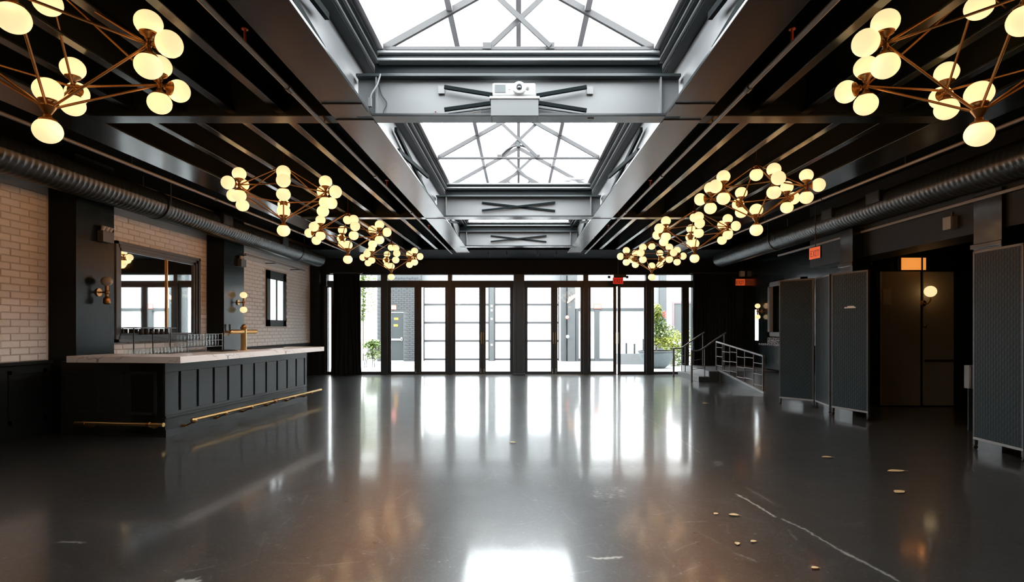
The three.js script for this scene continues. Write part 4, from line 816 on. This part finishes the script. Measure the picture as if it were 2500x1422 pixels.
// ---------------------------------------------------------------- courtyard beyond the glass
const DC = 26.6, cx = (px) => PX(px, DC), cy = (py) => PY(py, DC), ZC = -DC;
{
  M.paving = std([0.42, 0.43, 0.44], 0.45); M.render = std([0.75, 0.75, 0.74], 0.8); M.darkBrick = std([0.032, 0.036, 0.038], 0.7); M.brickJoint = std([0.055, 0.06, 0.062], 0.8); M.outGrey = std([0.06, 0.066, 0.069], 0.6); M.outPale = std([0.14, 0.146, 0.15], 0.6); M.outDark = std([0.014, 0.02, 0.021], 0.5); M.panelWhite = std([0.80, 0.81, 0.81], 0.55); M.muntin = std([0.035, 0.035, 0.037], 0.6);
  struct('ground', BB(-16, 18, -0.2, 0, -DF - 0.01, -30), M.paving, 'pale paved courtyard ground outside the glass');
  struct('wall_5', BB(-16, cx(924), 0, 7, ZC - 0.5, ZC - 0.8), M.render, 'pale rendered courtyard wall behind the hanging vine');
  struct('wall_9', BB(cx(1578), 18, 0, 7, ZC - 0.5, ZC - 0.8), M.render, 'pale rendered courtyard wall behind the shrubs');
  struct('wall_10', BB(cx(1028), cx(1410), 3.47, 6, ZC, ZC - 0.4), M.outPale, 'grey courtyard header above the roll-up doors');
  struct('wall_11', BB(cx(1411), cx(1577), 4.02, 6, ZC, ZC - 0.4), M.render, 'pale courtyard wall above the frosted entrance');
  // roll-up doors of white panels
  [[1033, 1195], [1206, 1366]].forEach(([a, b], k) => {
    const t = thing('rollup_door', k ? 'white panelled roll-up door across the courtyard, next to the grey brick pier' : 'white panelled roll-up door across the courtyard, next to the dark brick wall', 'garage door', [0, 0, 0], 0, 'courtyard roll-up doors');
    const ys = [0.02, 0.07, 0.93, 1.78, 2.62, 3.45];
    for (let i = 1; i < 5; i++) mesh('panel', BB(cx(a), cx(b), ys[i] + 0.04, ys[i + 1] - 0.04, ZC - 0.1, ZC - 0.14), M.panelWhite, t);
    for (let i = 1; i < 6; i++) mesh('cross_rail', RB(cx(a), cx(b), ys[i] - 0.045, ys[i] + 0.045, ZC - 0.06, ZC - 0.16, 0.01), M.muntin, t);
    for (const q of [a, b - 3]) mesh('side_track', BB(cx(q), cx(q + 3), 0, 3.45, ZC - 0.04, ZC - 0.16), M.muntin, t);
  });
  const p = thing('courtyard_post', 'grey steel post with small tags between the roll-up doors', 'post'); mesh('post_shaft', RB(cx(1195.3), cx(1205.7), 0, 3.44, ZC + 0.02, ZC - 0.2, 0.01), M.outGrey, p); for (const y of [2.5, 2.3, 1.9, 0.7]) mesh('tag_plate', BB(cx(1198), cx(1203), y, y + 0.1, ZC + 0.02, ZC + 0.03), M.cream, p);
  // dark brick wall with pushbar door
  const w = structGroup('wall_6', 'dark brick courtyard wall around the pushbar door');
  mesh('backing', [BB(cx(925), cx(954), 0, 6, ZC + 0.3, ZC), BB(cx(988), cx(1030), 0, 6, ZC + 0.3, ZC), BB(cx(954), cx(988), cy(763), 6, ZC + 0.3, ZC)], M.brickJoint, w);
  const bl = new THREE.BoxGeometry(0.235, 0.072, 0.03), stuff = [];
  for (let r = 0; r < 44; r++) for (let k = 0; k < 9; k++) { const x = cx(925) + 0.12 + k * 0.25 + (r % 2) * 0.125, y = 0.06 + r * 0.088; if (x > cx(1030) - 0.1 || (x + 0.12 > cx(954) && x - 0.12 < cx(988) && y < cy(761))) continue; stuff.push(bl.clone().translate(x, y, ZC + 0.305 + rr(0, 0.012))); }
  mesh('brickwork', stuff, M.darkBrick, w).userData.kind = 'stuff';
  const dr = structGroup('door_11', 'dark courtyard door with a silver push bar and amber notices');
  mesh('leaf', RB(cx(954), cx(988), 0.03, cy(764), ZC + 0.25, ZC + 0.2, 0.01), M.outDark, dr); mesh('push_bar', [BB(cx(954), cx(984), cy(831), cy(827), ZC + 0.33, ZC + 0.3), BB(cx(982), cx(986), cy(832), cy(824), ZC + 0.33, ZC + 0.25)], M.chrome, dr);
  M.amberNotice = std([0.55, 0.28, 0.02], 0.6); for (const [x, y] of [[970, 779], [969, 795]]) mesh('notice', BB(cx(x - 5), cx(x + 5), cy(y + 2.5), cy(y - 2.5), ZC + 0.255, ZC + 0.25), M.amberNotice, dr);
  exitSign('pinkish red exit sign above the courtyard pushbar door', cx(972) - cx(954), 0.2, [cx(963), cy(757), ZC + 0.355], 0, M.signPink ??= std([1, 1, 1], 0.5, { map: exitMap('#e8675a', '#f6c3b8') }));
  exitSign('pinkish red exit sign on the courtyard entrance bar', cx(1467) - cx(1447), 0.24, [cx(1457), cy(755), ZC + 0.262], 0, M.signPink);
  // grey brick pier
  const gp = thing('brick_pier', 'tall grey brick pier with a copper frond in the courtyard', 'pier'); mesh('pier_shaft', [BB(cx(1368), cx(1381), 0, 6, ZC + 0.32, ZC + 0.02), BB(cx(1384), cx(1402), 0, 6, ZC + 0.5, ZC + 0.02), BB(cx(1404), cx(1411), 0, cy(754), ZC + 0.35, ZC + 0.02), BB(cx(1381), cx(1404), 0, 6, ZC + 0.2, ZC + 0.02)], M.outGrey, gp);
  M.copper = std([0.62, 0.36, 0.22], 0.5); mesh('copper_frond', [...Array(12).keys()].map((i) => flatBar([cx(1383 + i * 1.2), cy(742 - i), ZC + 0.55], [cx(1388 + i * 1.8), cy(727 - i * 0.9 + (i % 3)), ZC + 0.56], 0.05, 0.02)), M.copper, gp);
  const lt = thing('pier_lamp', 'small pink globe fixed on the grey brick pier', 'lamp'); mesh('globe', sphere(0.085, cx(1382), cy(776), ZC + 0.62), M.signPinkBall ??= std([0.75, 0.22, 0.17], 0.4), lt); mesh('bracket', rod([cx(1382), cy(776), ZC + 0.3], [cx(1382), cy(776), ZC + 0.55], 0.015), M.outDark, lt);
  const lt2 = thing('pier_lamp', 'small white globe low on the grey brick pier', 'lamp'); mesh('globe', sphere(0.075, cx(1383), cy(822), ZC + 0.62), M.panelWhite, lt2); mesh('bracket', rod([cx(1383), cy(822), ZC + 0.3], [cx(1383), cy(822), ZC + 0.55], 0.015), M.outDark, lt2);
  // glazed entrance
  const en = thing('courtyard_entrance', 'white frosted courtyard entrance with grey crossbar and post', 'entrance');
  for (const [a, b] of [[1412, 1450], [1462, 1577]]) { mesh('frosted_panel', BB(cx(a), cx(b), 0.12, cy(758), ZC + 0.1, ZC + 0.06), M.panelWhite, en); }
  mesh('upper_panel', BB(cx(1412), cx(1577), cy(753), 4.0, ZC + 0.1, ZC + 0.06), M.panelWhite, en);
  mesh('crossbar', RB(cx(1412), cx(1577), cy(760), cy(753), ZC + 0.22, ZC + 0.06, 0.01), M.outGrey, en); mesh('sill', RB(cx(1412), cx(1577), 0, 0.12, ZC + 0.22, ZC + 0.06, 0.01), M.outGrey, en);
  mesh('post', RB(cx(1450), cx(1462), 0, cy(758), ZC + 0.26, ZC + 0.04, 0.01), M.outGrey, en);
  // building with a window, pale pilaster
  const pb = structGroup('wall_7', 'pale courtyard building with a brown framed window'), d2 = 24.5, X2 = (p) => PX(p, d2), Y2 = (p) => PY(p, d2);
  mesh('pilaster', BB(X2(1584), X2(1609), 0, 7, -d2 + 0.05, -d2 - 0.3), M.outPale, pb); mesh('pilaster', BB(X2(1609), X2(1626), 0, 7, -d2 + 0.1, -d2 - 0.3), M.outGrey, pb);
  mesh('render', BB(X2(1626), X2(1900), 0, 7, -d2, -d2 - 0.3), M.render, pb);
  M.windowBrown = std([0.16, 0.11, 0.12], 0.6); mesh('window_frame', [BB(X2(1641), X2(1645), Y2(830), Y2(742), -d2 + 0.06, -d2), BB(X2(1641), X2(1690), Y2(742), Y2(737), -d2 + 0.06, -d2)], M.windowBrown, pb); mesh('window_pane', BB(X2(1645), X2(1690), Y2(830), Y2(742), -d2 + 0.02, -d2), M.outGrey, pb);
  const low = struct('wall_8', BB(X2(1500), X2(1640), 0, 0.45, -23.9, -24.3), M.outPale, 'low pale courtyard planter wall under the shrubs');
  { const r = thing('courtyard_railing', 'thin dark cable railing outside the ramp side exit door', 'railing'), e = 24, p = (x, y, z = -e) => [PX(x, e), PY(y, e), z];
    for (const [x, y0, y1] of [[1529, 891, 838], [1549, 891, 840], [1571, 891, 828]]) mesh('post', rod([PX(x, e), 0, -e], p(x, y1), 0.035, 10), M.outDark, r);
    for (const k of [0, 1, 2, 3]) mesh('cable', tube([p(1529, 840 + k * 10), p(1549, 842 + k * 10), p(1571, 830 + k * 10)], 0.006, 16), M.outGrey, r); }
  // plants
  M.foliage = std([0.10, 0.155, 0.03], 0.6, { side: THREE.DoubleSide }); M.foliageYellow = std([0.30, 0.33, 0.06], 0.6, { side: THREE.DoubleSide }); M.foliagePale = std([0.23, 0.28, 0.12], 0.6, { side: THREE.DoubleSide }); M.potGrey = std([0.10, 0.125, 0.13], 0.6); M.red = std([0.55, 0.14, 0.10], 0.6); M.stem = std([0.08, 0.06, 0.04], 0.8);
  const leafCloud = (n, f, s) => { const P = []; for (let i = 0; i < n; i++) { const [x, y, z] = f(), l = s * rr(0.6, 1.4), a = rr(0, 6.3), b = rr(-1, 1), dx = Math.cos(a) * Math.cos(b) * l, dy = Math.sin(b) * l, dz = Math.sin(a) * Math.cos(b) * l, wx = -Math.sin(a) * l * 0.35, wz = Math.cos(a) * l * 0.35; P.push(x, y, z, x + dx * 0.5 + wx, y + dy * 0.5, z + dz * 0.5 + wz, x + dx, y + dy, z + dz, x, y, z, x + dx, y + dy, z + dz, x + dx * 0.5 - wx, y + dy * 0.5, z + dz * 0.5 - wz); } const g = new THREE.BufferGeometry(); g.setAttribute('position', new THREE.Float32BufferAttribute(P, 3)); g.computeVertexNormals(); return g; };
  const ball = (c, r, sy = 1) => () => { const u = rr(-1, 1), a = rr(0, 6.3), q = Math.pow(rnd(), 0.4), k = Math.sqrt(1 - u * u); return [c[0] + r * q * k * Math.cos(a), c[1] + r * sy * q * u, c[2] + r * q * k * Math.sin(a)]; };
  const plant = (name, label, base, stemTop, clouds) => { const t = thing(name, label, 'plant'); mesh('stem', rod(base, stemTop, 0.03, 8, 0.015), M.stem, t); for (const [m, n, f, s] of clouds) mesh('foliage', leafCloud(n, f, s), m, t).userData.kind = 'stuff'; };
  const d3 = 22.0, X3 = (p) => PX(p, d3), Y3 = (p) => PY(p, d3);
  plant('tall_shrub', 'tall green shrub with yellow leaves outside the shrub side panel', [X3(1602), 0.5, -d3], [X3(1602), Y3(770), -d3], [[M.foliage, 900, ball([X3(1604), Y3(790), -d3], 0.34, 2.0), 0.1], [M.foliageYellow, 400, ball([X3(1600), Y3(765), -d3 + 0.1], 0.22, 1.8), 0.09], [M.foliageYellow, 500, ball([X3(1614), Y3(835), -d3 + 0.15], 0.42, 0.5), 0.1], [M.foliagePale, 700, ball([X3(1622), Y3(815), -d3 - 0.1], 0.45, 1.0), 0.1], [M.red, 60, ball([X3(1620), Y3(768), -d3 + 0.1], 0.14, 1.0), 0.08]]);
  const pot = thing('stone_planter', 'dark grey rounded planter outside the shrub side panel', 'planter', [X3(1600), 0.0, -d3 + 0.2]); mesh('planter_bowl', lathe([[0.001, 0], [0.3, 0], [0.45, 0.12], [0.66, 0.5], [0.68, 0.62], [0.62, 0.62], [0.55, 0.45], [0.001, 0.4]], 28), M.potGrey, pot); mesh('planter_rim', lathe([[0.62, 0.6], [0.7, 0.6], [0.7, 0.66], [0.62, 0.66]], 28), M.outGrey, pot);
  plant('pale_bush', 'pale yellow-green bush outside beyond the handrail', [X3(1662), 0, -23.1], [X3(1662), 0.8, -23.1], [[M.foliageYellow, 700, ball([X3(1660), Y3(835), -23.1], 0.5, 0.95), 0.11], [M.foliagePale, 900, ball([X3(1672), Y3(870), -23.1], 0.52, 1.0), 0.11]]);
  plant('pale_bush', 'loose pale bush outside behind the ramp side curtain', [X3(1700), 0, -21.3], [X3(1700), 1.0, -21.3], [[M.foliagePale, 900, ball([X3(1694), Y3(850), -21.3], 0.5, 1.6), 0.11], [M.foliageYellow, 500, ball([X3(1690), Y3(825), -21.3], 0.4, 1.3), 0.1]]);
  plant('flowering_plant', 'leafy white flowering plant on a stand outside the curtain side panel', [X3(910), 0.51, -d3], [X3(910), Y3(850), -d3], [[M.foliage, 500, ball([X3(908), Y3(842), -d3], 0.33, 0.5), 0.1], [M.foliagePale, 700, ball([X3(912), Y3(862), -d3], 0.32, 0.9), 0.09], [M.panelWhite, 160, ball([X3(900), Y3(856), -d3 + 0.15], 0.2, 0.6), 0.07]]);
  const st = thing('plant_stand', 'thin dark metal plant stand outside the curtain side panel', 'plant stand', [X3(906), 0, -d3]); for (const [x, z] of [[-0.22, -0.15], [0.1, -0.15], [-0.22, 0.15], [0.1, 0.15]]) mesh('leg', rod([x, 0, z], [x * 0.8, 0.5, z * 0.8], 0.012), M.outDark, st); mesh('tray', RB(-0.24, 0.14, 0.48, 0.5, -0.18, 0.18, 0.008), M.outDark, st);
  plant('climbing_vine', 'hanging green vine on the pale wall outside the curtain side panel', [cx(884), 0.0, ZC - 0.2], [cx(884), 4.0, ZC - 0.2], [[M.foliage, 500, () => [cx(884 + rr(-5, 4)), rr(1.9, 4.4), ZC - 0.22 + rr(-0.08, 0.08)], 0.12], [M.foliagePale, 700, () => [cx(rr(884, 916)), 4.4 - Math.pow(rnd(), 1.6) * 2.4, ZC - 0.2 + rr(-0.08, 0.08)], 0.09]]);
}
renderer.render(scene, camera);
